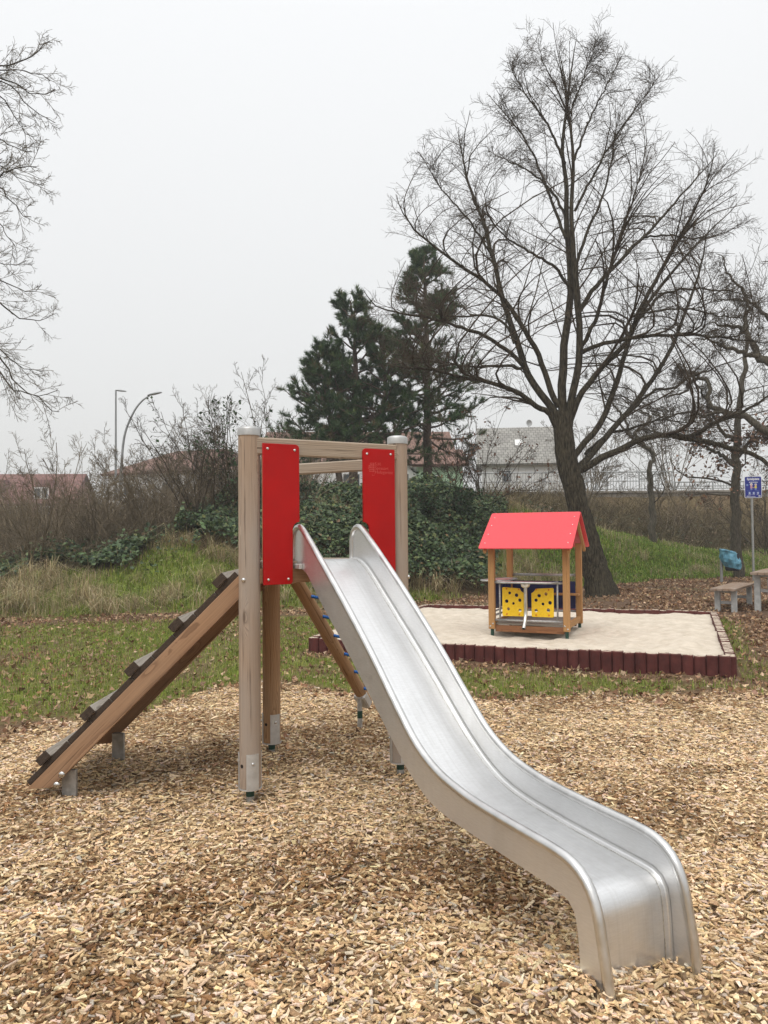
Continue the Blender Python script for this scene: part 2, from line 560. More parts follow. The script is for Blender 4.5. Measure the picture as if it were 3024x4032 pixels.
def palisade_mat():
    m, nd, lk, b = new_mat('red_brown_rubber', (0.14, 0.03, 0.028), 0.8, 0, 0.3)
    v = coord(nd, lk)
    g = nd.new('ShaderNodeNewGeometry')
    n = noise(nd, lk, g.outputs['Position'], 7, 5)
    c = cramp(nd, lk, n, [(0.3, (0.062, 0.017, 0.015)), (0.7, (0.125, 0.034, 0.029))])
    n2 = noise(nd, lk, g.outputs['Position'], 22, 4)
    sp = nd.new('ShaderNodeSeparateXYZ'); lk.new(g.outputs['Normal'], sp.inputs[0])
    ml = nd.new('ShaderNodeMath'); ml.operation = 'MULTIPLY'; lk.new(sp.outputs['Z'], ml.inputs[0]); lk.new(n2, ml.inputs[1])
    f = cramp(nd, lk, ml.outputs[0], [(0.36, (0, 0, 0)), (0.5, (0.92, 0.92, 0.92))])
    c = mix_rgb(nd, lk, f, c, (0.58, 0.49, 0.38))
    lk.new(c, b.inputs['Base Color'])
    bump(nd, lk, n2, b, 0.2, 0.004)
    return m


MT['palisade'] = palisade_mat()
MT['chip'] = attr_mat('wood_chip', 0.8, 0.2, 0, 0.3, 140)
MT['leaf'] = attr_mat('dry_leaf', 0.75, 0.2, 0.15, 0.3, 60)
MT['grass'] = attr_mat('grass_blade', 0.6, 0.3, 0.25, 0.15, 20)
MT['ivy'] = attr_mat('bramble_leaf', 0.48, 0.35, 0.15, 0.2, 40)
MT['needle'] = attr_mat('pine_needle', 0.6, 0.2, 0.2, 0.2, 4)
MT['bark'] = noisy_mat('lime_bark', (0.022, 0.018, 0.013), (0.10, 0.085, 0.056), 11, 0.9, bmp=0.9, spec=0.15, kind='Object', stretch=(3, 3, 0.55), lo=0.36, hi=0.66, bdist=0.08)
MT['twig'] = noisy_mat('lime_twig', (0.05, 0.036, 0.026), (0.095, 0.075, 0.05), 3, 0.85, spec=0.2)
MT['twig_l'] = noisy_mat('grey_twig', (0.10, 0.085, 0.065), (0.18, 0.155, 0.12), 3, 0.85, spec=0.2)
MT['twig_s'] = noisy_mat('shrub_twig', (0.11, 0.085, 0.055), (0.22, 0.175, 0.115), 2, 0.85, spec=0.2)
MT['scrub'] = noisy_mat('dry_scrub_stem', (0.065, 0.05, 0.03), (0.21, 0.17, 0.095), 1.2, 0.9, spec=0.1)
MT['pine_bark'] = noisy_mat('pine_bark', (0.085, 0.062, 0.048), (0.19, 0.145, 0.115), 12, 0.9, bmp=0.6, spec=0.1, stretch=(2, 2, 0.8))
MT['oak_bark'] = noisy_mat('oak_bark', (0.055, 0.047, 0.036), (0.13, 0.115, 0.085), 9, 0.9, bmp=0.7, spec=0.1, stretch=(3, 3, 0.8), bdist=0.04)
MT['concrete'] = noisy_mat('old_concrete', (0.17, 0.15, 0.125), (0.32, 0.29, 0.25), 1.5, 0.9, bmp=0.3, spec=0.2)
MT['concrete_leg'] = noisy_mat('concrete_leg', (0.36, 0.37, 0.36), (0.50, 0.505, 0.49), 14, 0.85, bmp=0.1, spec=0.2)
MT['bag'] = noisy_mat('blue_bin_bag', (0.07, 0.24, 0.35), (0.14, 0.36, 0.47), 12, 0.35, spec=0.6)
MT['bin'] = new_mat('dark_plastic', (0.018, 0.02, 0.028), 0.5)[0]
MT['sign_blue'] = noisy_mat('sign_blue', (0.012, 0.022, 0.24), (0.016, 0.03, 0.28), 20, 0.35)
MT['sign_white'] = new_mat('sign_white', (0.78, 0.79, 0.82), 0.4)[0]
MT['sign_skin'] = new_mat('sign_skin', (0.70, 0.52, 0.42), 0.5)[0]
MT['sign_pink'] = new_mat('sign_pink', (0.62, 0.30, 0.42), 0.5)[0]
MT['sign_yellow'] = new_mat('sign_yellow', (0.70, 0.62, 0.10), 0.5)[0]
MT['sign_pale'] = new_mat('sign_pale_blue', (0.20, 0.28, 0.55), 0.5)[0]
MT['plaster'] = noisy_mat('white_plaster', (0.66, 0.66, 0.65), (0.76, 0.76, 0.75), 1.2, 0.9, spec=0.2)
MT['plaster_g'] = noisy_mat('green_plaster', (0.34, 0.50, 0.33), (0.40, 0.56, 0.38), 1.2, 0.9, spec=0.2)
MT['plaster_r'] = noisy_mat('brick_wall', (0.20, 0.10, 0.08), (0.28, 0.14, 0.11), 3, 0.9, spec=0.2)
MT['glass'] = new_mat('window_glass', (0.05, 0.06, 0.07), 0.08)[0]
MT['frame_w'] = new_mat('window_frame_white', (0.72, 0.72, 0.70), 0.5)[0]
MT['rail_white'] = noisy_mat('railing_paint', (0.28, 0.29, 0.29), (0.42, 0.43, 0.43), 3, 0.5)
MT['lamp_pole'] = noisy_mat('lamp_pole_metal', (0.20, 0.21, 0.21), (0.30, 0.31, 0.31), 2, 0.5, 0.5)


def roof_mat(name, c1, c2):
    m, nd, lk, b = new_mat(name, c1, 0.85, 0, 0.2)
    v = coord(nd, lk, (1, 1, 1), rnd=False)
    n = noise(nd, lk, v, 2.5, 4)
    br = nd.new('ShaderNodeTexBrick')
    br.inputs['Scale'].default_value = 1.0
    br.inputs['Brick Width'].default_value = 0.3
    br.inputs['Row Height'].default_value = 0.33
    br.inputs['Mortar Size'].default_value = 0.02
    br.inputs['Color1'].default_value = (*c1, 1)
    br.inputs['Color2'].default_value = (*c2, 1)
    br.inputs['Mortar'].default_value = (*[0.5 * q for q in c1], 1)
    lk.new(v, br.inputs['Vector'])
    c = mix_rgb(nd, lk, 1.0, br.outputs['Color'], cramp(nd, lk, n, [(0.3, (0.8,) * 3), (0.7, (1.15,) * 3)]), 'MULTIPLY')
    lk.new(c, b.inputs['Base Color'])
    bump(nd, lk, br.outputs['Fac'], b, 0.4, -0.02)
    return m


MT['roof_grey'] = roof_mat('grey_tiles', (0.25, 0.24, 0.22), (0.33, 0.32, 0.29))
MT['roof_brown'] = roof_mat('brown_tiles', (0.19, 0.115, 0.09), (0.24, 0.145, 0.115))
MT['roof_red2'] = roof_mat('red_tiles', (0.19, 0.095, 0.08), (0.24, 0.12, 0.10))

# ------------------------------------------------------------------ terrain
EDGE = np.array([(-9, 4.2), (-4.5, 5.3), (-3.13, 6.29), (-2.62, 6.7), (-2.11, 7.0), (-1.83, 7.6), (-1.55, 8.1), (-1.08, 8.0), (-0.15, 7.7), (0.57, 7.49), (1.68, 7.6), (2.64, 7.52), (3.86, 7.8), (6, 8.2), (12, 9.0)])
SA = np.array([-0.981, 10.293]); SX = np.array([0.932, -0.361]); SYv = np.array([0.361, 0.932]); SL = 5.1


def sand_local(x, y):
    dx, dy = x - SA[0], y - SA[1]
    return dx * SX[0] + dy * SX[1], dx * SYv[0] + dy * SYv[1]


def chip_edge(x, y):
    return np.interp(x, EDGE[:, 0], EDGE[:, 1]) + 0.35 * (vnoise(x, y, 0.5, 3) - 0.5) + 0.25 * (vnoise(x, y, 0.16, 4) - 0.5)


def toe(x):
    return np.interp(x, [-14, -9, -4.7, -2, 1, 3, 6, 9, 14, 22], [14.0, 14.3, 15.2, 16.2, 17.6, 19.3, 22.4, 24.8, 26.5, 27.0])


def crest(x):
    return np.interp(x, [-14, -9, -7, -5.4, -3.6, -1.5, 2.0, 4.0, 7.0, 10.0, 14.0, 20], [0.45, 0.6, 1.0, 1.45, 1.95, 2.3, 2.4, 2.35, 1.9, 1.25, 0.6, 0.5])


def bank_s(x, y):
    return (y - toe(x)) / 5.2


def ground_z(x, y):
    x = np.asarray(x, float); y = np.asarray(y, float)
    s = bank_s(x, y)
    H = crest(x)
    z = H * sstep(0.0, 1.0, s)
    # embankment up to the retaining wall on the right, gentle plateau on the left
    rise = sstep(1.1, 2.6, s)
    right = sstep(3.5, 7.5, x)
    z = z + right * (2.7 - H) * rise + (1 - right) * np.clip(2.2 - H, 0, 3) * sstep(1.0, 5.0, s)
    z = np.where((y > 37.9) & (x > 3.9), np.maximum(z, 3.4), z)
    m = sstep(0.05, 0.5, s)
    z = z + m * 0.22 * (vnoise(x, y, 1.7, 1) - 0.5) + m * 0.12 * (vnoise(x, y, 0.6, 2) - 0.5)
    # flat part: gentle unevenness
    fl = 1 - m
    z = z - 0.03 * fl * (1 - sstep(8, 10, y)) + fl * (0.05 * (vnoise(x, y, 2.3, 6) - 0.5) + 0.05 * (vnoise(x, y, 0.55, 7) - 0.5) + 0.025 * (vnoise(x, y, 0.2, 8) - 0.5))
    # kicked-out hollow in front of the slide, low heap round its foot
    z = z + 0.105 * np.exp(-((x - 0.66) ** 2 + (y - 2.54) ** 2) / 0.075) - 0.03 * np.exp(-((x - 0.98) ** 2 + (y - 2.42) ** 2) / 0.03)
    z = z + 0.085 * np.exp(-((x - 1.12) ** 2 + (y - 2.72) ** 2) / 0.05)
    return z


def chip_w(x, y):
    return 1 - sstep(-0.12, 0.10, y - chip_edge(x, y))


def dirt_w(x, y):
    a, b = sand_local(x, y)
    w = np.maximum(sstep(0.0, 0.5, b - SL) * sstep(-1.0, 0.8, a), sstep(0.0, 0.6, a - SL) * sstep(0.5, 2.2, b))
    w = w * (1 - sstep(-0.15, 0.12, bank_s(x, y)))
    w = w * (0.55 + 0.9 * vnoise(x, y, 0.9, 9))
    return np.clip(w, 0, 1)


def litter_w(x, y):
    """how thick the fallen leaves lie"""
    a, b = sand_local(x, y)
    s = bank_s(x, y)
    front = np.exp(-((b + 0.28) / 0.30) ** 2) * sstep(-0.6, 0.3, a) * (1 - sstep(SL + 0.6, SL + 2.0, a))
    side = np.exp(-((a - SL - 0.75) / 0.55) ** 2) * sstep(-1.2, 0.3, b) * (1 - sstep(SL, SL + 1.5, b))
    back = sstep(0.0, 0.5, b - SL) * sstep(-2.0, 0.0, a) * (1 - sstep(0.0, 0.22, s)) * (0.12 + 0.8 * sstep(0.42, 0.62, vnoise(x, y, 1.3, 14)))
    toe_l = np.exp(-((s + 0.14) / 0.16) ** 2) * (0.6 + 0.5 * vnoise(x, y, 0.9, 15))
    e = y - chip_edge(x, y)
    edge = np.exp(-((e + 0.05) / 0.35) ** 2) * 0.9 * (0.4 + vnoise(x, y, 0.7, 12))
    lawn = 0.30 * (1 - sstep(-0.05, 0.3, s)) * (0.3 + 1.4 * vnoise(x, y, 0.8, 13))
    left = 0.5 * sstep(1.5, 4.5, -x) * np.exp(-((e - 0.5) / 0.6) ** 2)
    w = np.maximum.reduce([front, side, back, toe_l, edge, lawn, left])
    inside = (a > -0.05) & (a < SL + 0.05) & (b > -0.05) & (b < SL + 0.05)
    w = np.where(inside, 0.012, w)
    return np.where(y < chip_edge(x, y) - 0.35, 0.010, w)


def thicket_w(x, y):
    """where brambles and ivy cover the bank"""
    s = bank_s(x, y)
    lo = np.interp(x, [-12, -7, -4.5, -2.5, 0, 2.5, 3.6, 4.4], [0.70, 0.60, 0.48, 0.26, 0.10, 0.10, 0.45, 1.3])
    n = vnoise(x, y, 1.3, 20) - 0.5
    w = sstep(-0.10, 0.12, s - lo + 0.35 * n) * (1 - sstep(1.3, 1.8, s))
    w = w * np.where(x < -4.5, sstep(0.35, 0.55, vnoise(x, y, 1.0, 22) + 0.1), 1.0)
    return w * (1 - sstep(3.4, 4.6, x + 0.8 * n))


def thicket_h(x, y):
    h = 0.08 + 1.15 * vnoise(x, y, 1.25, 23) ** 1.2 + 0.45 * vnoise(x, y, 0.45, 24)
    return h * np.interp(x, [-9, -5, -3, 0, 2.6, 3.6], [0.45, 0.55, 0.72, 0.74, 0.62, 0.25])


def grass_w(x, y):
    a, b = sand_local(x, y)
    inside = (a > -0.1) & (a < SL + 0.1) & (b > -0.1) & (b < SL + 0.1)
    w = (1 - chip_w(x, y)) * (1 - dirt_w(x, y)) * (1 - 0.85 * np.clip(thicket_w(x, y) * 1.3, 0, 1))
    w = w * (1 - 0.96 * np.clip(litter_w(x, y) * 1.5 - 0.3, 0, 1))
    bare = sstep(0.2, 0.45, vnoise(x, y, 0.8, 30))
    w = w * (0.35 + 0.65 * bare)
    w = np.where(bank_s(x, y) > 1.35, w * 0.15, w)
    return np.where(inside, 0, np.clip(w, 0, 1))


def lines(*segs):
    return np.unique(np.concatenate([np.arange(a, b, st) for a, b, st in segs]).round(4))


gx = lines((-1500, -200, 260), (-200, -60, 20), (-60, -16, 3), (-16, -6, 0.35), (-6, 7, 0.09), (7, 16, 0.35), (16, 60, 3), (60, 200, 20), (200, 1501, 260))
gy = lines((-400, -20, 90), (-20, 1.4, 1.4), (1.4, 10.5, 0.09), (10.5, 32, 0.25), (32, 60, 1.0), (60, 200, 14), (200, 2001, 250))
GX, GY = np.meshgrid(gx, gy, indexing='ij')
GZ = ground_z(GX, GY)
n0, n1 = GX.shape
ii, jj = np.meshgrid(np.arange(n0 - 1), np.arange(n1 - 1), indexing='ij')
GF = np.stack([ii * n1 + jj, (ii + 1) * n1 + jj, (ii + 1) * n1 + jj + 1, ii * n1 + jj + 1], -1).reshape(-1, 4)
gme = np_mesh('ground', np.stack([GX, GY, GZ], -1).reshape(-1, 3), [GF], smooth=True)
at = gme.attributes.new('zone', 'FLOAT_COLOR', 'POINT')
zc = np.ones((GX.size, 4), dtype=np.float32)
zc[:, 0] = chip_w(GX, GY).ravel()
zc[:, 1] = grass_w(GX, GY).ravel()
zc[:, 2] = litter_w(GX, GY).ravel()
at.data.foreach_set('color', zc.ravel())


def ground_mat():
    m, nd, lk, b = new_mat('playground_ground', (0.1, 0.08, 0.05), 0.95, 0, 0.1)
    g = nd.new('ShaderNodeNewGeometry')
    at = nd.new('ShaderNodeAttribute'); at.attribute_name = 'zone'
    sp = nd.new('ShaderNodeSeparateColor'); lk.new(at.outputs['Color'], sp.inputs[0])
    pos = g.outputs['Position']
    nA = noise(nd, lk, pos, 1.2, 5); nB = noise(nd, lk, pos, 14, 4); nC = noise(nd, lk, pos, 60, 3)
    dirt = cramp(nd, lk, nB, [(0.3, (0.085, 0.052, 0.034)), (0.55, (0.14, 0.09, 0.06)), (0.75, (0.21, 0.15, 0.10))])
    gr = cramp(nd, lk, nB, [(0.3, (0.09, 0.115, 0.022)), (0.6, (0.17, 0.22, 0.04)), (0.8, (0.22, 0.23, 0.07))])
    vo = nd.new('ShaderNodeTexVoronoi'); vo.inputs['Scale'].default_value = 75
    st = nd.new('ShaderNodeVectorMath'); st.operation = 'MULTIPLY'; st.inputs[1].default_value = (1, 0.6, 1)
    lk.new(pos, st.inputs[0]); lk.new(st.outputs[0], vo.inputs['Vector'])
    sc = nd.new('ShaderNodeSeparateColor'); lk.new(vo.outputs['Color'], sc.inputs[0])
    chips = cramp(nd, lk, sc.outputs[0], [(0.0, (0.11, 0.07, 0.035)), (0.35, (0.26, 0.17, 0.09)), (0.7, (0.42, 0.30, 0.17)), (1.0, (0.5, 0.39, 0.25))])
    lit = cramp(nd, lk, sc.outputs[1], [(0.0, (0.06, 0.037, 0.022)), (0.5, (0.14, 0.085, 0.05)), (1.0, (0.24, 0.155, 0.095))])
    c = mix_rgb(nd, lk, sp.outputs[1], dirt, gr)
    mm = nd.new('ShaderNodeMath'); mm.operation = 'MULTIPLY'; mm.use_clamp = True; mm.inputs[1].default_value = 0.9
    lk.new(sp.outputs[2], mm.inputs[0])
    c = mix_rgb(nd, lk, mm.outputs[0], c, lit)
    c = mix_rgb(nd, lk, sp.outputs[0], c, chips)
    lk.new(c, b.inputs['Base Color'])
    bump(nd, lk, nB, b, 0.5, 0.03)
    return m


ground = obj('ground', gme, ground_mat())
tag(ground, 'playground ground running from wood chips to lawn and grassy bank', kind='structure')


def frustum_pts(n, y0, y1, xl=-0.60, xr=0.60, pad=0.3, weight=None):
    """random ground positions, equally dense, within a wedge a little wider than the view"""
    y = np.sqrt(rng.uniform(y0 ** 2, y1 ** 2, n))
    x = rng.uniform(xl, xr, n) * y + rng.uniform(-pad, pad, n)
    if weight is not None:
        k = rng.random(n) < weight(x, y)
        x, y = x[k], y[k]
    return x, y


def rot_xyz(yaw, pitch, roll):
    cy, sy = np.cos(yaw), np.sin(yaw); cp, sp_ = np.cos(pitch), np.sin(pitch); cr, sr = np.cos(roll), np.sin(roll)
    R = np.empty((len(yaw), 3, 3))
    R[:, 0, 0] = cy * cp; R[:, 0, 1] = cy * sp_ * sr - sy * cr; R[:, 0, 2] = cy * sp_ * cr + sy * sr
    R[:, 1, 0] = sy * cp; R[:, 1, 1] = sy * sp_ * sr + cy * cr; R[:, 1, 2] = sy * sp_ * cr - cy * sr
    R[:, 2, 0] = -sp_; R[:, 2, 1] = cp * sr; R[:, 2, 2] = cp * cr
    return R


# ------------------------------------------------------------------ wood chips (nobody could count them)
def make_chips():
    xs, ys = [], []
    for n, a, b_ in ((42000, 2.0, 4.0), (44000, 4.0, 6.0), (42000, 6.0, 8.6)):
        x, y = frustum_pts(n, a, b_, -0.62, 0.62, 0.3, chip_w)
        xs.append(x); ys.append(y)
    # a thinner margin beside the view
    my = np.sqrt(rng.uniform(1.5 ** 2, 8.6 ** 2, 26000)); mx = (0.62 * my + rng.uniform(0.0, 1.6, 26000)) * np.where(rng.random(26000) < 0.5, -1, 1)
    mk = rng.random(26000) < chip_w(mx, my)
    xs.append(mx[mk]); ys.append(my[mk])
    x = np.concatenate(xs); y = np.concatenate(ys)
    n = len(x)
    grow = np.interp(y, [2, 8], [1.0, 1.2])
    l = np.clip(rng.lognormal(math.log(0.0225), 0.45, n), 0.008, 0.075) * grow
    w = np.clip(rng.lognormal(math.log(0.0100), 0.40, n), 0.003, 0.024) * grow
    h = np.clip(rng.lognormal(math.log(0.0042), 0.4, n), 0.0018, 0.011)
    z = ground_z(x, y) + rng.uniform(-0.002, 0.022, n)
    R = rot_xyz(rng.uniform(0, 2 * np.pi, n), rng.normal(0, 0.18, n), rng.normal(0, 0.24, n))
    base = np.array([(-1, -1, -1), (1, -1, -1), (1, 1, -1), (-1, 1, -1), (-1, -1, 1), (1, -1, 1), (1, 1, 1), (-1, 1, 1)], float) * 0.5
    V = base[None] * np.stack([l, w, h], 1)[:, None, :]
    V[:, :, 0] += V[:, :, 1] * rng.normal(0, 0.6, n)[:, None]              # slanted ends
    taper = 1 - rng.uniform(0, 0.75, n)[:, None] * (V[:, :, 0] / l[:, None] + 0.5)
    V[:, :, 1] *= taper
    V += rng.normal(0, 1, V.shape) * (w * 0.07)[:, None, None]
    V = np.einsum('nij,nkj->nki', R, V) + np.stack([x, y, z], 1)[:, None, :]
    pal = [(0.72, 0.51, 0.265), (0.63, 0.42, 0.205), (0.78, 0.60, 0.37), (0.70, 0.525, 0.39), (0.44, 0.275, 0.125), (0.31, 0.185, 0.085), (0.45, 0.385, 0.325), (0.18, 0.105, 0.055), (0.09, 0.052, 0.03)]
    c = pick(pal, [21, 19, 17, 14, 12, 7, 5, 3, 1.2], n, 0.15)
    c = c * 0.80 + 0.20 * np.array([0.70, 0.575, 0.45]) * (c.sum(1, keepdims=True) / 1.35)
    # damp, darker patches where the chips are mixed with soil
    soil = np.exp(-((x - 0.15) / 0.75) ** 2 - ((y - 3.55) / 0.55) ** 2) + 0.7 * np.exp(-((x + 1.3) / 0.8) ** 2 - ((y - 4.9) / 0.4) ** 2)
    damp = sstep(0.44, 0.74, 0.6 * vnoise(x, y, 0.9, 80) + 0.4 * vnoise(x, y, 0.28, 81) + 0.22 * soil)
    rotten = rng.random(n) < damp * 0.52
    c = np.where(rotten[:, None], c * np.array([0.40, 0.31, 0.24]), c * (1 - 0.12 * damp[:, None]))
    isn = (y < 3.6) & (np.abs(x) < 0.62 * y + 0.3)
    near = np.where(isn)[0]; far = np.where(~isn)[0]
    f = np.array([(4, 5, 6, 7), (0, 1, 5, 4), (1, 2, 6, 5), (2, 3, 7, 6), (3, 0, 4, 7)])
    Va = V[near].reshape(-1, 3)
    Fa = (np.arange(len(near))[:, None, None] * 8 + f[None]).reshape(-1, 4)
    # split slivers farther off: a ridge along the top, two flanks, two end faces
    k = rng.uniform(0.15, 0.85, (len(far), 1))
    Vf = V[far]
    Vb = np.stack([Vf[:, 0], Vf[:, 1], Vf[:, 2], Vf[:, 3], Vf[:, 4] * k + Vf[:, 7] * (1 - k), Vf[:, 5] * k + Vf[:, 6] * (1 - k)], 1).reshape(-1, 3)
    o = np.arange(len(far))[:, None] * 6 + len(Va)
    Fb = np.vstack([o + np.array([[0, 1, 5, 4]]), o + np.array([[2, 3, 4, 5]])])
    Fc = np.vstack([o + np.array([[1, 2, 5]]), o + np.array([[3, 0, 4]])])
    cf = c[far]
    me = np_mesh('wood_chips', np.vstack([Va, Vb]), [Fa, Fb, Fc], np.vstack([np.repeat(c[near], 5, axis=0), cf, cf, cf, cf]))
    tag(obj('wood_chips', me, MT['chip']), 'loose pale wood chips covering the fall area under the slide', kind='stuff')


make_chips()


# ------------------------------------------------------------------ fallen leaves
def leaf_batch(x, y, z, size, colors, name, label, tilt=0.45, mat='leaf'):
    n = len(x)
    # seven-point lobed outline, curled
    a = np.linspace(0, 2 * np.pi, 8, endpoint=False)
    rad = np.array([1.0, 0.55, 0.9, 0.5, 0.62, 0.5, 0.9, 0.55])
    P = np.stack([np.cos(a) * rad, np.sin(a) * rad * 0.8, np.zeros(8)], 1) * 0.5
    P = np.vstack([P, [[0, 0, 0]]])
    V = np.repeat(P[None], n, 0) * size[:, None, None]
    V *= 1 + rng.normal(0, 0.12, V.shape)
    curl = rng.normal(0, 1.6, (n, 1)) / size[:, None]
    V[:, :, 2] = V[:, :, 0] ** 2 * curl * 0.5 + V[:, :, 1] ** 2 * np.abs(rng.normal(0, 3.0, (n, 1))) / size[:, None] * 0.6
    V[:, :, 2] = np.clip(V[:, :, 2], -0.03, 0.05)
    R = rot_xyz(rng.uniform(0, 2 * np.pi, n), rng.normal(0, tilt, n), rng.normal(0, tilt, n))
    V = np.einsum('nij,nkj->nki', R, V) + np.stack([x, y, z], 1)[:, None, :]
    f = np.array([(8, 0, 1, 2), (8, 2, 3, 4), (8, 4, 5, 6), (8, 6, 7, 0)])
    F = (np.arange(n)[:, None, None] * 9 + f[None]).reshape(-1, 4)
    me = np_mesh(name, V.reshape(-1, 3), [F], np.repeat(colors, 4, axis=0))
    return tag(obj(name, me, MT[mat]), label, kind='stuff')


lx, ly = frustum_pts(135000, 5.0, 26.0, -0.62, 0.62, 0.3, lambda x, y: litter_w(x, y) * np.interp(y, [5, 9, 26], [1.0, 0.8, 0.35]))
LEAFPAL = [(0.36, 0.225, 0.13), (0.25, 0.14, 0.075), (0.45, 0.31, 0.19), (0.13, 0.068, 0.038), (0.54, 0.40, 0.26), (0.30, 0.20, 0.13)]
leaf_batch(lx, ly, ground_z(lx, ly) + rng.uniform(0.004, 0.035, len(lx)), np.clip(rng.normal(0.068, 0.022, len(lx)), 0.025, 0.13) * np.interp(ly, [6, 20], [0.95, 1.35]),
           pick(LEAFPAL, [6, 6, 4, 4, 2, 4], len(lx), 0.2), 'fallen_leaves', 'brown fallen leaves lying along the sandpit, lawn edge and bare earth')


# ------------------------------------------------------------------ grass
def blades(x, y, z, h, w, colors, lean=0.5):
    n = len(x)
    yaw = rng.uniform(0, 2 * np.pi, n)
    d = np.stack([np.cos(yaw), np.sin(yaw), np.zeros(n)], 1)
    s = np.stack([-np.sin(yaw), np.cos(yaw), np.zeros(n)], 1)
    b = np.stack([x, y, z], 1)
    ln = np.abs(rng.normal(0, 1, n) * lean)[:, None]
    mid = b + d * (h[:, None] * 0.22 * ln) + np.array([0, 0, 1.0]) * h[:, None] * 0.6
    tip = b + d * (h[:, None] * 0.85 * ln) + np.array([0, 0, 1.0]) * (h[:, None] * np.clip(1 - 0.38 * ln, 0.12, 1))
    hw = w[:, None] * 0.5
    V = np.stack([b - s * hw, b + s * hw, mid + s * hw * 0.8, mid - s * hw * 0.8, tip], 1)
    q = np.arange(n)[:, None] * 5
    F4 = q + np.array([[0, 1, 2, 3]])
    F3 = q + np.array([[3, 2, 4]])
    return V.reshape(-1, 3), F4, F3, colors


GREEN = [(0.19, 0.25, 0.035), (0.265, 0.32, 0.055), (0.125, 0.175, 0.028), (0.32, 0.32, 0.09), (0.40, 0.33, 0.16)]
STRAW = [(0.42, 0.335, 0.19), (0.54, 0.45, 0.28), (0.33, 0.26, 0.14), (0.25, 0.25, 0.09)]


def make_grass():
    x, y = frustum_pts(150000, 6.0, 14.5, -0.66, 0.62, 0.3, grass_w)
    n = len(x)
    h = np.clip(rng.normal(0.055, 0.02, n), 0.02, 0.12)
    V1, A1, B1, C1 = blades(x, y, ground_z(x, y), h, np.full(n, 0.0065) * np.interp(y, [6, 14], [1, 1.5]), pick(GREEN, [6, 6, 4, 3, 1.6], n, 0.18), 0.8)
    me = np_mesh('lawn_grass', V1, [A1, B1], np.vstack([C1, C1]))
    tag(obj('lawn_grass', me, MT['grass']), 'short green lawn grass between the wood chips and the bank', kind='stuff')
    x, y = frustum_pts(230000, 13.5, 33.0, -0.64, 0.64, 0.3, lambda a, b: grass_w(a, b) * sstep(-0.08, 0.1, bank_s(a, b)) * (1 - sstep(1.1, 1.5, bank_s(a, b))))
    n = len(x)
    left = sstep(3.5, -1.0, x) if False else 1 - sstep(2.0, 5.0, x)
    tuft = sstep(0.42, 0.62, vnoise(x, y, 0.75, 40))
    dry = np.clip(tuft * (0.3 + 0.45 * left) + 0.08 * left, 0, 1)
    dry = np.where((x > 2.4) & (x < 5.4), np.maximum(dry, 0.75), dry)
    isdry = rng.random(n) < dry
    h = np.where(isdry, np.clip(rng.normal(0.22, 0.09, n), 0.06, 0.5) * (0.7 + 0.6 * tuft), np.clip(rng.normal(0.12, 0.04, n), 0.04, 0.25))
    c = np.where(isdry[:, None], pick(STRAW, [5, 3, 4, 3], n, 0.2), pick(GREEN, [6, 6, 4, 3, 0.5], n, 0.18))
    w = np.where(isdry, 0.009, 0.019) * np.interp(y, [14, 30], [1, 1.6])
    # arching straw tufts standing out of the bank
    tx_, ty_ = frustum_pts(2000, 14.0, 27.0, -0.62, 0.62, 0.3, lambda a, b: np.where(a < 3, 1.0, 0.35) * sstep(-0.02, 0.1, bank_s(a, b)) * (1 - sstep(0.9, 1.15, bank_s(a, b))) * (1 - 0.7 * thicket_w(a, b)) * sstep(0.4, 0.6, vnoise(a, b, 1.6, 70)))
    kx = np.repeat(tx_, 55) + rng.normal(0, 0.07, len(tx_) * 55); ky = np.repeat(ty_, 55) + rng.normal(0, 0.07, len(tx_) * 55)
    kn = len(kx); ts = np.repeat(rng.uniform(0.7, 1.35, len(tx_)), 55)
    x = np.r_[x, kx]; y = np.r_[y, ky]
    h = np.r_[h, np.clip(rng.normal(0.42, 0.12, kn), 0.15, 0.8) * ts]; w = np.r_[w, np.full(kn, 0.011)]
    c = np.vstack([c, pick(STRAW, [5, 4, 3, 2], kn, 0.2)])
    V1, A1, B1, C1 = blades(x, y, ground_z(x, y), h, w, c, np.r_[np.full(len(x) - kn, 1.0), np.full(kn, 1.7)])
    me = np_mesh('bank_grass', V1, [A1, B1], np.vstack([C1, C1]))
    tag(obj('bank_grass', me, MT['grass']), 'long green and straw coloured grass growing on the bank', kind='stuff')


    # the fresh green mound to the right of the big tree
    x, y = frustum_pts(60000, 20.0, 33.0, 0.18, 0.60, 0.3, lambda a, b: (a > 4.6) * sstep(-0.02, 0.1, bank_s(a, b)) * (1 - sstep(1.0, 1.25, bank_s(a, b))))
    n = len(x)
    V1, A1, B1, C1 = blades(x, y, ground_z(x, y), np.clip(rng.normal(0.13, 0.05, n), 0.04, 0.3), np.full(n, 0.028), pick([(0.17, 0.27, 0.035), (0.24, 0.34, 0.05), (0.12, 0.20, 0.03), (0.30, 0.33, 0.08)], [5, 5, 3, 2], n, 0.2), 1.2)
    me = np_mesh('mound_grass', V1, [A1, B1], np.vstack([C1, C1]))
    tag(obj('mound_grass', me, MT['grass']), 'fresh bright green grass on the mound right of the leaning trunk', kind='stuff')


make_grass()


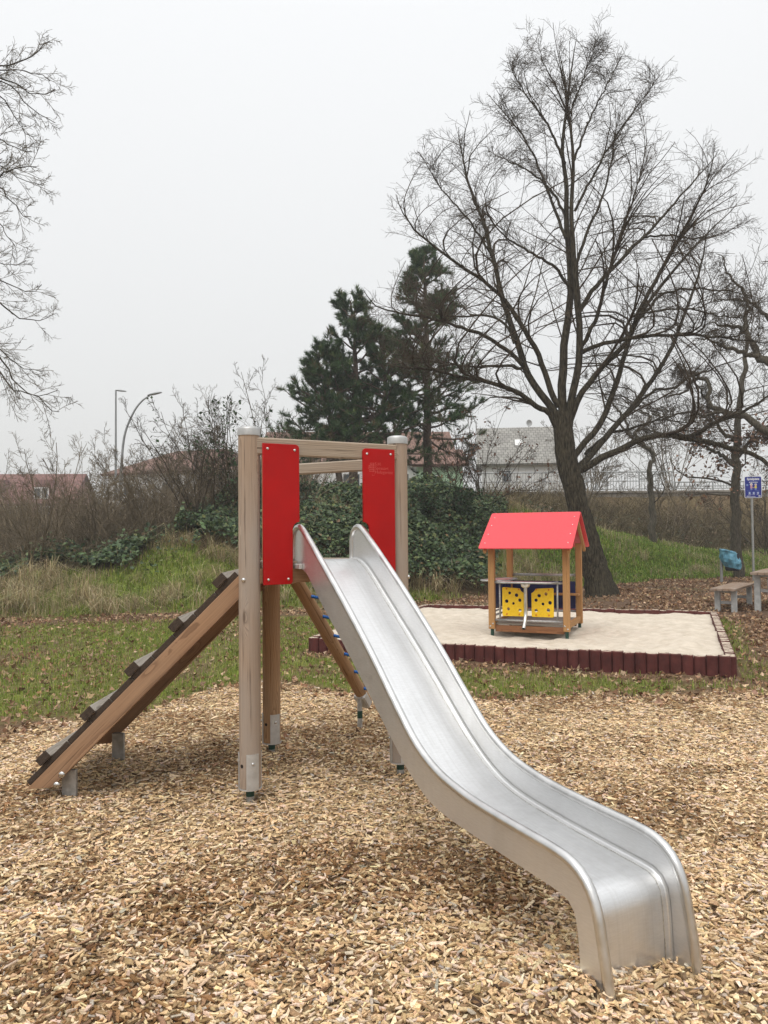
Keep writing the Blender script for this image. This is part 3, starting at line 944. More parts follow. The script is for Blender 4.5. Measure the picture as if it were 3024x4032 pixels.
# ------------------------------------------------------------------ brambles and ivy on the bank
def thicket_leaves(x, y, z, size, colors, name, label, up=0.9):
    n = len(x)
    nrm = np.stack([rng.normal(0, 0.55, n), rng.normal(-0.35, 0.55, n), np.abs(rng.normal(up, 0.35, n))], 1)
    nrm /= np.linalg.norm(nrm, axis=1, keepdims=True)
    t = rng.normal(0, 1, (n, 3)); t -= nrm * np.sum(t * nrm, 1, keepdims=True); t /= np.linalg.norm(t, axis=1, keepdims=True)
    s = np.cross(nrm, t)
    b = np.stack([x, y, z], 1); L = size[:, None]
    fold = nrm * L * rng.uniform(0.04, 0.2, n)[:, None]
    V = np.stack([b - t * L * 0.5, b - t * L * 0.08 + s * L * 0.36 + fold, b + t * L * 0.3 + s * L * 0.24 + fold, b + t * L * 0.55,
                  b + t * L * 0.3 - s * L * 0.24 + fold, b - t * L * 0.08 - s * L * 0.36 + fold], 1)
    q = np.arange(n)[:, None] * 6
    F1 = q + np.array([[0, 1, 2, 3]]); F2 = q + np.array([[0, 3, 4, 5]])
    me = np_mesh(name, V.reshape(-1, 3), [F1, F2], np.vstack([colors, colors]))
    return tag(obj(name, me, MT['ivy']), label, kind='stuff')


tx, ty = frustum_pts(205000, 13.5, 26.0, -0.62, 0.36, 0.4, thicket_w)
tn = len(tx)
tz = ground_z(tx, ty) + thicket_h(tx, ty) * (1.04 - np.abs(rng.normal(0, 0.22, tn))) + 0.02 + np.where(rng.random(tn) < 0.05, rng.uniform(0, 0.28, tn), 0)
IVYPAL = [(0.055, 0.092, 0.038), (0.085, 0.13, 0.052), (0.030, 0.054, 0.024), (0.125, 0.17, 0.07), (0.16, 0.18, 0.06), (0.19, 0.13, 0.06)]
thicket_leaves(tx, ty, tz, np.clip(rng.normal(0.098, 0.03, tn), 0.04, 0.18), pick(IVYPAL, [6, 6, 5, 3.5, 1.6, 0.8], tn, 0.25),
               'bramble_thicket', 'dark green bramble and ivy leaves covering the bank behind the tower')


def scrub_mass(name, label, n, xr, yr, h, wfun, mat, r=0.006, seed=3, lean=0.8):
    g = np.random.default_rng(seed)
    x = g.uniform(*xr, n); y = g.uniform(*yr, n)
    k = g.random(n) < wfun(x, y); x, y = x[k], y[k]; n = len(x)
    N = 4 if name == 'bramble_stems' else 3
    d = np.stack([g.normal(0, lean, n), g.normal(0, lean, n), np.ones(n)], 1)
    d /= np.linalg.norm(d, axis=1, keepdims=True)
    L = np.clip(g.normal(h, h * 0.35, n), 0.25 * h, 2 * h)
    P = np.zeros((n, N, 3)); P[:, 0] = np.stack([x, y, ground_z(x, y) - 0.03], 1)
    for i in range(1, N):
        P[:, i] = P[:, i - 1] + d * (L / (N - 1))[:, None]
        d = d + g.normal(0, 0.35, (n, 3)); d[:, 2] -= 0.22; d /= np.linalg.norm(d, axis=1, keepdims=True)
    V, F = tubes(P, np.linspace(1, 0.4, N)[None] * np.full((n, 1), r) * g.uniform(0.6, 1.4, (n, 1)), 3)
    me = np_mesh(name, V, [F])
    return tag(obj(name, me, mat), label, kind='stuff')


scrub_mass('dry_scrub', 'tangle of dry brown stems covering the embankment under the concrete ledge', 19000, (3.5, 21), (24, 38.0), 1.0,
           lambda x, y: sstep(1.02, 1.25, bank_s(x, y)) * (np.abs(x) < 0.58 * y + 0.5), MT['scrub'], 0.011, 3)
scrub_mass('bramble_stems', 'thin dry bramble stems and dead stalks standing on the left bank', 5200, (-13, 4.6), (15, 26), 0.75,
           lambda x, y: sstep(0.35, 0.8, bank_s(x, y)) * (1 - sstep(1.4, 2.2, bank_s(x, y))) * (np.abs(x) < 0.6 * y + 0.5) * np.where(x < -3, 1.0, 0.35), MT['scrub'], 0.006, 4)
ex = rng.uniform(4.5, 16, 9000); ey = rng.uniform(25, 37.5, 9000)
kk = (rng.random(9000) < sstep(1.0, 1.2, bank_s(ex, ey)) * (0.15 + 0.85 * sstep(0.45, 0.65, vnoise(ex, ey, 1.8, 50)))) & (ey < toe(ex) + 9.5)
ex, ey = ex[kk], ey[kk]
thicket_leaves(ex, ey, ground_z(ex, ey) + rng.uniform(0.05, 0.5, len(ex)), np.clip(rng.normal(0.13, 0.03, len(ex)), 0.06, 0.2),
               pick([(0.05, 0.075, 0.035), (0.075, 0.085, 0.04), (0.16, 0.10, 0.055), (0.22, 0.15, 0.09)], [4, 3, 3, 2], len(ex), 0.2),
               'embankment_leaves', 'low evergreen and dead leaves scattered through the embankment scrub')

scrub_mass('left_scrub', 'brown tangle of bare undergrowth behind the grassy bank on the left', 16000, (-17, -2.2), (18.5, 31), 1.75,
           lambda x, y: sstep(0.75, 1.2, bank_s(x, y)) * (np.abs(x) < 0.58 * y + 0.3), MT['twig_s'], 0.009, 8, 0.75)
ux = rng.uniform(-15, -2.4, 16000); uy = rng.uniform(17.5, 27, 16000)
kk = rng.random(16000) < sstep(0.7, 1.0, bank_s(ux, uy)) * (0.1 + 0.9 * sstep(0.46, 0.6, vnoise(ux, uy, 1.6, 55)))
ux, uy = ux[kk], uy[kk]
thicket_leaves(ux, uy, ground_z(ux, uy) + rng.uniform(0.1, 0.75, len(ux)) * (0.4 + vnoise(ux, uy, 1.1, 56)), np.clip(rng.normal(0.11, 0.025, len(ux)), 0.05, 0.18),
               pick(IVYPAL, [6, 6, 4, 4, 2, 2], len(ux), 0.2), 'left_bramble_leaves', 'dark bramble leaf patches under the bare shrubs on the left')

# ------------------------------------------------------------------ climbing tower with slide
FL = Vector((-0.808, 4.61, 0)); dv = Vector((0.875, 0.484, 0)).normalized(); nv = Vector((dv.y, -dv.x, 0))
FR = FL + dv * 1.03
RL = Vector((-0.826, 5.61, 0))
ev = (FR - RL).normalized(); mv = Vector((-ev.y, ev.x, 0))
UPV = Vector((0, 0, 1))
tower = thing('play_tower', (-0.5, 5.1, 0), 'wooden climbing tower with red side panels, plank ramp and steel slide', 'play tower', None)
PR = 0.064


def screw(parent, p, nrm, r=0.009, name='screw', mat='bolt', h=0.55):
    nrm = Vector(nrm).normalized()
    M = frame(Vector(p), Vector(p) + nrm)[0]
    M.translation = Vector(p)
    prof = [(0, r), (h * r * 0.5, r * 0.92), (h * r * 0.9, r * 0.6), (h * r, r * 0.12)]
    return obj(name, lathe_mesh(prof, 12, name), MT[mat], parent, M)


def curved_plate(parent, c, az, span, z0, z1, r, name='foot_plate'):
    n = 9
    a = np.radians(np.linspace(az - span / 2, az + span / 2, n))
    V = []
    for z in (z0, z1):
        for rr in (r, r + 0.005):
            V += [(c.x + rr * math.cos(q), c.y + rr * math.sin(q), z) for q in a]
    V = np.array(V)
    F = []
    for i in range(n - 1):
        F += [(n + i, n + i + 1, 3 * n + i + 1, 3 * n + i), (i + 1, i, 2 * n + i, 2 * n + i + 1), (2 * n + i, 3 * n + i, 3 * n + i + 1, 2 * n + i + 1), (n + i, i, i + 1, n + i + 1)]
    F += [(0, n, 3 * n, 2 * n), (2 * n - 1, n - 1, 3 * n - 1, 4 * n - 1)]
    pl = obj(name, np_mesh(name, V, [np.array(F)]), MT['zinc'], parent)
    q = math.radians(az)
    screw(pl, (c.x + (r + 0.005) * math.cos(q), c.y + (r + 0.005) * math.sin(q), z0 + (z1 - z0) * 0.74), (math.cos(q), math.sin(q), 0), 0.009, 'bolt', h=0.8)
    return pl


def tower_post(c, plates, wood='post'):
    c = c.copy()
    z0 = 0.062
    p = rod('post', (c.x, c.y, z0), (c.x, c.y, 2.165), PR, MT[wood], tower, 36,
            prof=[(-(2.165 - z0) / 2, PR - 0.004), (-(2.165 - z0) / 2 + 0.004, PR), ((2.165 - z0) / 2, PR)])
    cap = [(2.15, PR + 0.002), (2.15, PR + 0.0045), (2.187, PR + 0.0045), (2.196, PR + 0.0015), (2.202, PR - 0.008), (2.206, PR * 0.6), (2.208, 0.006)]
    M = frame((c.x, c.y, 0), (c.x, c.y, 1))[0]; M.translation = Vector((c.x, c.y, 0))
    obj('post_cap', lathe_mesh(cap, 36, 'post_cap'), MT['cap'], p, M)
    zg = float(ground_z(c.x, c.y)) + 0.01
    rod('foot', (c.x, c.y, zg - 0.1), (c.x, c.y, z0 - 0.052), 0.0245, MT['galv'], p, 20)
    rod('foot_sleeve', (c.x, c.y, z0 - 0.052), (c.x, c.y, z0 + 0.002), 0.0252, MT['green'], p, 20)
    rod('foot_disc', (c.x, c.y, z0 - 0.006), (c.x, c.y, z0 + 0.001), PR + 0.006, MT['zinc'], p, 28)
    for az in plates:
        curved_plate(p, c, az, 64, z0 - 0.004, z0 + 0.205, PR + 0.001)
    for az in [q - 62 for q in plates[:1]]:
        q = math.radians(az)
        rod('bolt_hole', (c.x + (PR - 0.008) * math.cos(q), c.y + (PR - 0.008) * math.sin(q), z0 + 0.135), (c.x + (PR + 0.0012) * math.cos(q), c.y + (PR + 0.0012) * math.sin(q), z0 + 0.135), 0.011, MT['hole'], p, 14)
    return p


pFL = tower_post(FL, (-66, 178, 56)); pFR = tower_post(FR, (-176, -56, 64)); pRL = tower_post(RL, (-58, 62, 182), 'log')
for c, z, az in ((FL, 1.29, -112), (FR, 1.27, -8)):
    q = math.radians(az)
    screw(pFL if c is FL else pFR, (c.x + PR * math.cos(q), c.y + PR * math.sin(q), z), (math.cos(q), math.sin(q), 0), 0.014, 'bolt', h=0.8)

# rails and beams
beam('rail', FL + dv * 0.02 + nv * 0.034 + UPV * 2.088, FR - dv * 0.035 + nv * 0.034 + UPV * 2.088, 0.044, 0.104, MT['rail'], tower, 0.008)
beam('rail', RL + ev * 0.03 + UPV * 2.023, FR - ev * 0.03 + UPV * 2.023, 0.044, 0.078, MT['rail'], tower, 0.008)
beam('deck_beam', FL + dv * 0.05 + nv * 0.012 + UPV * 1.307, FR - dv * 0.05 + nv * 0.012 + UPV * 1.307, 0.055, 0.088, MT['stringer'], tower, 0.004)
beam('deck_beam', RL + ev * 0.05 + UPV * 1.307, FR - ev * 0.05 + UPV * 1.307, 0.055, 0.088, MT['stringer'], tower, 0.004)
beam('deck_beam', FL + Vector((0, 0.05, 1.307)), RL + Vector((0, -0.05, 1.307)), 0.055, 0.088, MT['stringer'], tower, 0.004)
# triangular deck of planks parallel to the slide front
ctr = (FL + FR + RL) / 3
depth = (RL - FL).dot(-nv)
npl = 7
for i in range(npl):
    a0 = -0.035 + (depth - 0.02) * i / npl
    a1 = -0.035 + (depth - 0.02) * (i + 1) / npl - 0.008
    w0, w1 = 1 - max(a0, 0) / depth, 1 - max(a1, 0) / depth
    l0 = (RL - FL).dot(dv)
    poly = []
    for a, f in ((a0, 1 - w0), (a1, 1 - w1)):
        s0 = l0 * f + 0.065; s1 = 1.03 + (l0 - 1.03) * f - 0.065
        if i > 0: s0, s1 = s0 - 0.03, s1 + 0.03
        if s1 - s0 < 0.05: s1 = s0 + 0.05
        poly.append((s0, s1, a))
    pts = [(poly[0][0], poly[0][2]), (poly[0][1], poly[0][2]), (poly[1][1], poly[1][2]), (poly[1][0], poly[1][2])]
    M = Matrix(((dv.x, -nv.x, 0, FL.x), (dv.y, -nv.y, 0, FL.y), (0, 0, 1, 1.3745), (0, 0, 0, 1)))
    prism('deck_plank', pts, 0.04, MT['rail'], tower, M, 0.003)

# red panels, screwed to the rail and the beam
def arc(cx, cy, r, a0, a1, n=7):
    return [(cx + r * math.cos(math.radians(a0 + (a1 - a0) * k / n)), cy + r * math.sin(math.radians(a0 + (a1 - a0) * k / n))) for k in range(n + 1)]


Mp = Matrix(((dv.x, 0, nv.x, (FL + nv * 0.0635).x), (dv.y, 0, nv.y, (FL + nv * 0.0635).y), (0, 1, 0, 0), (0, 0, 0, 1)))
left_panel = [(0.062, 2.104)] + arc(0.272, 2.080, 0.024, 90, 0) + [(0.296, 1.632)] + arc(0.296, 1.588, 0.044, 92, 176, 6) + [(0.250, 1.274)] + arc(0.232, 1.274, 0.018, 0, -90, 4) + [(0.062, 1.256)]
right_panel = [(1.03 - x, z) for x, z in left_panel][::-1]
lp = prism('side_panel', left_panel, 0.013, MT['red'], tower, Mp, 0.002)
rp = prism('side_panel', right_panel, 0.013, MT['red'], tower, Mp, 0.002)
for pn, sg in ((lp, 0), (rp, 1)):
    for x, z in ((0.092, 2.072), (0.266, 2.069), (0.095, 1.287), (0.222, 1.287)):
        xx = 1.03 - x if sg else x
        screw(pn, Mp @ Vector((xx, z, 0.0065)), nv, 0.0085)
# engraved maker's mark on the right panel: a ribbed half leaf and three lines of writing
Ml = Mp @ Matrix.Translation((0.770, 1.975, 0.0066))
mark = []
for k in range(4):
    yy = 0.034 - 0.015 * k; ww = (0.026, 0.036, 0.039, 0.034)[k]
    xs = np.linspace(0.044, 0.044 - ww, 7)
    mark.append([(x, yy - 0.006 - 0.003 * (j % 2), 0) for j, x in enumerate(xs)])
    mark.append([(x, yy + 0.003 - 0.003 * (j % 2), 0) for j, x in enumerate(xs)])
    mark.append([(xs[-1], yy - 0.007, 0), (xs[-1] - 0.002, yy - 0.002, 0), (xs[-1], yy + 0.002, 0)])
mark.append([(0.044, 0.038, 0), (0.044, -0.022, 0)])
mark.append([(0.030, -0.022, 0), (0.030, -0.044, 0), (0.044, -0.044, 0), (0.044, -0.022, 0)])
Vs, Fs_, o_ = [], [], 0
for pl in mark:
    V_, F_ = tubes(np.array(pl, float)[None], np.full((1, len(pl)), 0.0009), 4)
    Vs.append(V_); Fs_.append(F_ + o_); o_ += len(V_)
obj('logo', np_mesh('logo', np.vstack(Vs), [np.vstack(Fs_)]), MT['logo'], rp, Ml)
for t, y in (('S.H.', 0.030), ('Spessart', 0.004), ('Holzger\u00e4te', -0.022)):
    obj('lettering', text_mesh(t, 0.030, 'lettering', 0.0004, 'LEFT', -0.0006), MT['logo'], rp, Ml @ Matrix.Translation((0.050, y, 0)))

# plank ramp with footholds on the left
ramp = bpy.data.objects.new('ramp', None)
register(ramp, tower, Matrix.Translation((-1.5, 5.1, 0)))
S0 = Vector((-2.118, 0, 0.072)); S1 = Vector((-0.868, 0, 1.314))
sd = (S1 - S0).normalized(); sn = Vector((-sd.z, 0, sd.x))
slope_len = (S1 - S0).length
for yy in (4.615, 5.585):
    M = Matrix(((sd.x, sn.x, 0, S0.x), (0, 0, -1, yy), (sd.z, sn.z, 0, S0.z), (0, 0, 0, 1)))
    prism('stringer', [(-0.002, 0), (slope_len + 0.04, 0), (slope_len + 0.04, -0.100), (0.104, -0.100), (0.002, -0.012)], 0.055, MT['stringer'], ramp, M, 0.003)
y0r, y1r = 4.60, 5.60
npk = 10
pk = slope_len / npk
for i in range(npk):
    a = S0 + sd * (pk * (i + 0.5) + (0.012 if i == 0 else 0)) + sn * 0.0185
    Mx = Matrix(((0, sd.x, sn.x, a.x), (1, 0, 0, (y0r + y1r) / 2), (0, sd.z, sn.z, a.z), (0, 0, 0, 1)))
    obj('ramp_plank', box_mesh(y1r - y0r, pk - 0.004, 0.034, 0.003, ends=True, name='ramp_plank'), [MT['tread'], MT['endgrain']], ramp, Mx)
for i in range(5):
    sx = 0.19 + i * 0.368
    a = S0 + sd * sx + sn * (0.0362 + 0.024)
    Mx = Matrix(((0, sd.x, sn.x, a.x), (1, 0, 0, (y0r + y1r) / 2 - 0.012), (0, sd.z, sn.z, a.z), (0, 0, 0, 1)))
    obj('foothold', box_mesh(y1r - y0r + 0.02, 0.086, 0.048, 0.003, ends=True, name='foothold'), [MT['tread'], MT['endgrain']], ramp, Mx)
for yy in (4.675, 5.525):
    zg = float(ground_z(-1.90, yy))
    beam('support_leg', (-1.905, yy, zg - 0.1), (-1.905, yy, 0.155), 0.03, 0.085, MT['galv'], ramp, 0.003, upv=(1, 0, 0))
for p in ((-1.872, 0.185), (-1.902, 0.125)):
    screw(ramp, (p[0] - 0.045, 4.615 - 0.0275, p[1] - 0.035), (0, -1, 0), 0.020, 'bolt', h=0.5)

# ------------------------------------------------------------------ slide
slide = bpy.data.objects.new('slide', None)
register(slide, tower, Matrix.Translation(FL + dv * 0.515 + nv * 1.2))
BED = [(-0.045, 1.398), (0.03, 1.3975), (0.11, 1.390), (0.20, 1.352), (0.30, 1.287), (0.42, 1.200), (0.60, 1.068), (0.80, 0.922), (1.00, 0.768), (1.15, 0.648), (1.28, 0.550), (1.42, 0.462), (1.56, 0.403), (1.72, 0.372), (1.95, 0.352), (2.18, 0.338), (2.37, 0.328), (2.43, 0.318), (2.462, 0.288), (2.474, 0.235), (2.482, 0.12), (2.49, -0.12)]
TUB = [(-0.020, 1.385), (-0.020, 1.46), (-0.016, 1.535), (0.008, 1.578), (0.050, 1.600), (0.098, 1.598), (0.145, 1.575), (0.20, 1.538), (0.374, 1.418), (0.675, 1.203), (0.991, 0.960), (1.266, 0.728), (1.43, 0.602), (1.60, 0.525), (1.79, 0.487), (1.95, 0.472), (2.15, 0.462), (2.33, 0.455), (2.43, 0.440), (2.50, 0.398), (2.540, 0.33), (2.562, 0.24), (2.585, 0.12), (2.62, -0.10)]
LOWER = [(-0.02, 1.345), (0.12, 1.345), (0.20, 1.315), (0.30, 1.235), (0.434, 1.135), (0.60, 1.022), (0.835, 0.852), (1.05, 0.690), (1.22, 0.562), (1.36, 0.462), (1.50, 0.393), (1.65, 0.358), (1.95, 0.338), (2.2, 0.326), (2.36, 0.318), (2.42, 0.300), (2.448, 0.25), (2.462, 0.12), (2.47, -0.12)]
bedc = smooth_path(np.array(BED), 90); tubc = smooth_path(np.array(TUB), 110); lowc = smooth_path(np.array(LOWER), 80)
TL, TR = 0.292, 0.697


def sl(t, dz):
    """slide coordinates: t across, (d, z) along the run"""
    d, z = dz
    return FL + dv * t + nv * d + UPV * z


K = 14
tt = np.concatenate([[TL + 0.004], TL + 0.004 + 0.009 * (1 - np.cos(np.linspace(0.35, math.pi / 2, 4))), np.linspace(TL + 0.03, TR - 0.03, 5), (TR - 0.004 - 0.009 * (1 - np.cos(np.linspace(0.35, math.pi / 2, 4))))[::-1], [TR - 0.004]])
zz = np.concatenate([[0.014], 0.009 * (1 - np.sin(np.linspace(0.35, math.pi / 2, 4))), np.zeros(5), (0.009 * (1 - np.sin(np.linspace(0.35, math.pi / 2, 4))))[::-1], [0.014]])
bn = np.gradient(bedc, axis=0); bn /= np.linalg.norm(bn, axis=1, keepdims=True); bn = np.stack([-bn[:, 1], bn[:, 0]], 1)
V = []
for i in range(len(bedc)):
    for t, h in zip(tt, zz):
        V.append(sl(t, bedc[i] + bn[i] * h))
n_, k_ = len(bedc), len(tt)
I, J = np.meshgrid(np.arange(n_ - 1), np.arange(k_ - 1), indexing='ij')
F = np.stack([I * k_ + J, (I + 1) * k_ + J, (I + 1) * k_ + J + 1, I * k_ + J + 1], -1).reshape(-1, 4)
obj('slide_bed', np_mesh('slide_bed', np.array([tuple(v) for v in V]), [F], smooth=True), MT['steel'], slide)


def planar(name, t, th):
    poly = [tuple(q) for q in tubc] + [tuple(q) for q in lowc[::-1]]
    n = len(poly)
    tris = geometry.tessellate_polygon([[Vector((a, b, 0)) for a, b in poly]])
    V = [tuple(sl(t - th / 2, q)) for q in poly] + [tuple(sl(t + th / 2, q)) for q in poly]
    F3 = np.array([(a, b, c) for a, b, c in tris] + [(c + n, b + n, a + n) for a, b, c in tris])
    F4 = np.array([(i, (i + 1) % n, n + (i + 1) % n, n + i) for i in range(n)])
    me = np_mesh(name, np.array(V), [F3, F4])
    bm = bmesh.new(); bm.from_mesh(me); bmesh.ops.recalc_face_normals(bm, faces=bm.faces); bm.to_mesh(me); bm.free()
    return obj(name, me, MT['steel'], slide)


for t in (TL, TR):
    planar('side_wall', t, 0.004)
    P = np.array([tuple(sl(t + (0.0 if t == TL else 0.0), q)) for q in tubc])
    tube_obj('rim', P, 0.0185, MT['steel_tube'], slide, 14)
    # flat stiffener inside the mouth of the slide
    s = 1 if t == TL else -1
for t in (TL + 0.030, TR - 0.030):
    P = np.array([tuple(sl(t, bedc[i] + bn[i] * 0.0015)) for i in range(2, len(bedc), 1)])
    P = P + rng.normal(0, 0.0006, P.shape)
    tube_obj('weld_seam', P, 0.0016, MT['weld'], slide, 5, cap=False)
# mounting lip under the mouth
beam('mounting_lip', sl(TL - 0.012, (0.03, 1.362)), sl(TL - 0.012, (0.125, 1.362)), 0.02, 0.03, MT['zinc'], slide, 0.003)
beam('mounting_lip', sl(TR + 0.012, (0.03, 1.362)), sl(TR + 0.012, (0.125, 1.362)), 0.02, 0.03, MT['zinc'], slide, 0.003)
MT['sticker'] = noisy_mat('sticker_residue', (0.50, 0.48, 0.44), (0.62, 0.60, 0.56), 90, 0.8)
# torn remains of a sticker near the top of the bed
bi = 17
for (a, b_, w_, h_) in ((0.0, 0.0, 0.022, 0.016), (0.012, -0.012, 0.018, 0.02), (-0.012, 0.014, 0.014, 0.012)):
    c0 = sl(0.40 + a, bedc[bi] + bn[bi] * 0.0012) + nv * 0
    tb = bedc[bi + 1] - bedc[bi]; tb = tb / np.linalg.norm(tb)
    tv = nv * tb[0] + UPV * tb[1]; nn = nv * bn[bi][0] + UPV * bn[bi][1]
    M = Matrix(((dv.x, tv.x, nn.x, 0), (dv.y, tv.y, nn.y, 0), (dv.z, tv.z, nn.z, 0), (0, 0, 0, 1)))
    M.translation = c0 + tv * b_
    pts = [(w_ * random.uniform(0.6, 1.1) * math.cos(q), h_ * random.uniform(0.5, 1.1) * math.sin(q)) for q in np.linspace(0, 2 * math.pi, 11, endpoint=False)]
    prism('sticker_residue', pts, 0.0008, MT['sticker'], slide, M)

# ------------------------------------------------------------------ rope ladder at the back
ladder = bpy.data.objects.new('rope_ladder', None)
register(ladder, tower, Matrix.Translation((-0.2, 6.2, 0)))
la, lb = Vector((-0.655, 5.645, 1.235)), Vector((-0.160, 6.535, 0.135))
ldir = (lb - la).normalized()
off = ev * 0.74
for o in (Vector((0, 0, 0)), off):
    rod('log', la + o, lb + o, 0.05, MT['log'], ladder, 28)
    ft = Vector((-0.215, 6.44, 0)) + o
    zg = float(ground_z(ft.x, ft.y))
    rod('foot_pipe', (ft.x, ft.y, zg - 0.1), (ft.x, ft.y, 0.27), 0.021, MT['galv'], ladder, 16)
    rod('foot_sleeve', (ft.x, ft.y, zg + 0.085), (ft.x, ft.y, zg + 0.145), 0.0222, MT['green'], ladder, 16)
    q = lb + o - ldir * 0.09 - Vector((0, 0, 0.028))
    beam('foot_bracket', q - ldir * 0.075 - ldir.cross(ev) * 0.0, q + ldir * 0.07, 0.106, 0.075, MT['zinc'], ladder, 0.01, upv=ldir.cross(ev))
for i in range(6):
    f = 0.14 + 0.148 * i
    p0 = la + (lb - la) * f + Vector((0, 0, 0.02)); p1 = p0 + off
    N = 60
    s_ = np.linspace(0, 1, N)
    line = np.array(p0)[None] * (1 - s_[:, None]) + np.array(p1)[None] * s_[:, None]
    line[:, 2] -= 0.03 * np.sin(np.pi * s_)
    Vs, Fs_, o_ = [], [], 0
    for k in range(3):
        ph = 2 * np.pi * (s_ * 14 + k / 3)
        pp = line + 0.0068 * (np.cos(ph)[:, None] * np.array([mv.x, mv.y, 0])[None] + np.sin(ph)[:, None] * np.array([[0, 0, 1.0]]))
        V_, F_ = tubes(pp[None], np.full((1, N), 0.0072), 5)
        Vs.append(V_); Fs_.append(F_ + o_); o_ += len(V_)
    obj('rope', np_mesh('rope', np.vstack(Vs), [np.vstack(Fs_)], smooth=True), MT['rope'], ladder)

# ------------------------------------------------------------------ sandpit
pit = thing('sandpit', (1.4, 11.6, 0), 'square sandpit edged with dark red brown rounded palisades, pale sand inside', 'sandpit')
q = np.linspace(0, np.pi, 7)
cs = [(0.0615 * math.cos(a), -0.034 * math.sin(a) - 0.03) for a in q] + [(-0.061, 0.05), (0.061, 0.05)]
bm = bmesh.new()
vb = [bm.verts.new((x, y, -0.35)) for x, y in cs]
vt = [bm.verts.new((x, y, -0.012)) for x, y in cs]
vu = [bm.verts.new((x * 0.86, y * 0.86, 0.0)) for x, y in cs]
m_ = len(cs)
for i in range(m_):
    j = (i + 1) % m_
    bm.faces.new((vb[j], vb[i], vt[i], vt[j])); bm.faces.new((vt[j], vt[i], vu[i], vu[j]))
bm.faces.new(vu[::-1])
bmesh.ops.recalc_face_normals(bm, faces=bm.faces)
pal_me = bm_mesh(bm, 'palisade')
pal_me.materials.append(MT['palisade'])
NP = 41
for side in range(4):
    for i in range(NP):
        t = (i + 0.5) * SL / NP
        la_, lb_, rz = ((t, 0, 0), (SL, t, 90), (SL - t, SL, 180), (0, SL - t, 270))[side]
        x = SA[0] + SX[0] * la_ + SYv[0] * lb_; y = SA[1] + SX[1] * la_ + SYv[1] * lb_
        ht = 0.188 + random.uniform(-0.009, 0.009)
        M = Matrix.Translation((x, y, ht)) @ Matrix.Rotation(math.atan2(SX[1], SX[0]) + math.radians(rz + random.uniform(-3, 3)), 4, 'Z') @ Matrix.Rotation(math.radians(random.uniform(-1.5, 1.5)), 4, 'X')
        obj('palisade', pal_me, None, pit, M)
# sand surface
a_ = np.linspace(-0.01, SL + 0.01, 110)
A, B = np.meshgrid(a_, a_, indexing='ij')
rim = np.minimum.reduce([A, B, SL - A, SL - B])
hx, hy = 2.15, 0.95
ZS = 0.166 + 0.02 * (vnoise(A, B, 0.8, 60) - 0.5) * 2 + 0.05 * (vnoise(A, B, 0.32, 61) - 0.5) + 0.034 * (vnoise(A, B, 0.12, 62) - 0.5)
ZS = ZS - 0.045 * np.exp(-((B - 1.1) / 0.8) ** 2) * np.exp(-((A - 2.9) / 1.2) ** 2)
ZS = ZS + 0.012 * np.exp(-(rim / 0.1) ** 2) * (0.3 + vnoise(A, B, 0.5, 63)) * (B < 2.5)
ZS = ZS - 0.045 * (1 - sstep(0.0, 0.9, SL - B)) * (0.4 + 0.8 * vnoise(A, B, 0.7, 64)) - 0.035 * (1 - sstep(0.0, 0.5, SL - A)) * (0.3 + vnoise(A, B, 0.6, 65))
XS = SA[0] + SX[0] * A + SYv[0] * B; YS = SA[1] + SX[1] * A + SYv[1] * B
na = len(a_)
I, J = np.meshgrid(np.arange(na - 1), np.arange(na - 1), indexing='ij')
F = np.stack([I * na + J, (I + 1) * na + J, (I + 1) * na + J + 1, I * na + J + 1], -1).reshape(-1, 4)
sandm = np_mesh('sand', np.stack([XS, YS, ZS], -1).reshape(-1, 3), [F], smooth=True)
tag(obj('sand', sandm, MT['sand']), 'pale trampled sand filling the sandpit', kind='structure')

# ------------------------------------------------------------------ playhouse in the sandpit
pa = Vector((0.918, -0.396, 0)); pb = Vector((0.396, 0.918, 0)); PO = Vector((1.500, 10.79, 0)); PW, PD = 1.03, 1.04


def ph(a, b, z):
    return PO + pa * a + pb * b + UPV * z


house = thing('playhouse', PO + pa * 0.5 + pb * 0.5, 'small wooden playhouse with bright red pitched roof and yellow cheese-hole panels in the sandpit', 'playhouse')
for a, b in ((0, 0), (PW, 0), (0, PD), (PW, PD)):
    zt = 1.40
    p = beam('corner_post', ph(a, b, 0.225), ph(a, b, zt), 0.088, 0.075, MT['house_wood'], house, 0.006, upv=pb)
    rod('foot', ph(a, b, 0.05), ph(a, b, 0.27), 0.024, MT['green'], p, 14)
    if b == 0:
        for dx, dz in ((-0.018, 0.265), (0.020, 0.30)) if a == 0 else ((-0.022, 0.30), (0.018, 0.26)):
            screw(p, ph(a + dx, -0.0375, dz), -pb, 0.013, 'bolt', h=0.7)
for b in (0.03, PD - 0.03):
    beam('floor_beam', ph(0.04, b, 0.232), ph(PW - 0.04, b, 0.232), 0.045, 0.09, MT['house_dark'], house, 0.004)
for a in (0.0, PW):
    beam('floor_beam', ph(a, 0.04, 0.295), ph(a, PD - 0.04, 0.295), 0.045, 0.08, MT['house_wood'], house, 0.004)
for i in range(8):
    b = 0.02 + (i + 0.5) * 0.125
    beam('floor_board', ph(0.048, b, 0.298), ph(PW - 0.048, b, 0.298), 0.119, 0.028, MT['house_grey'], house, 0.003)
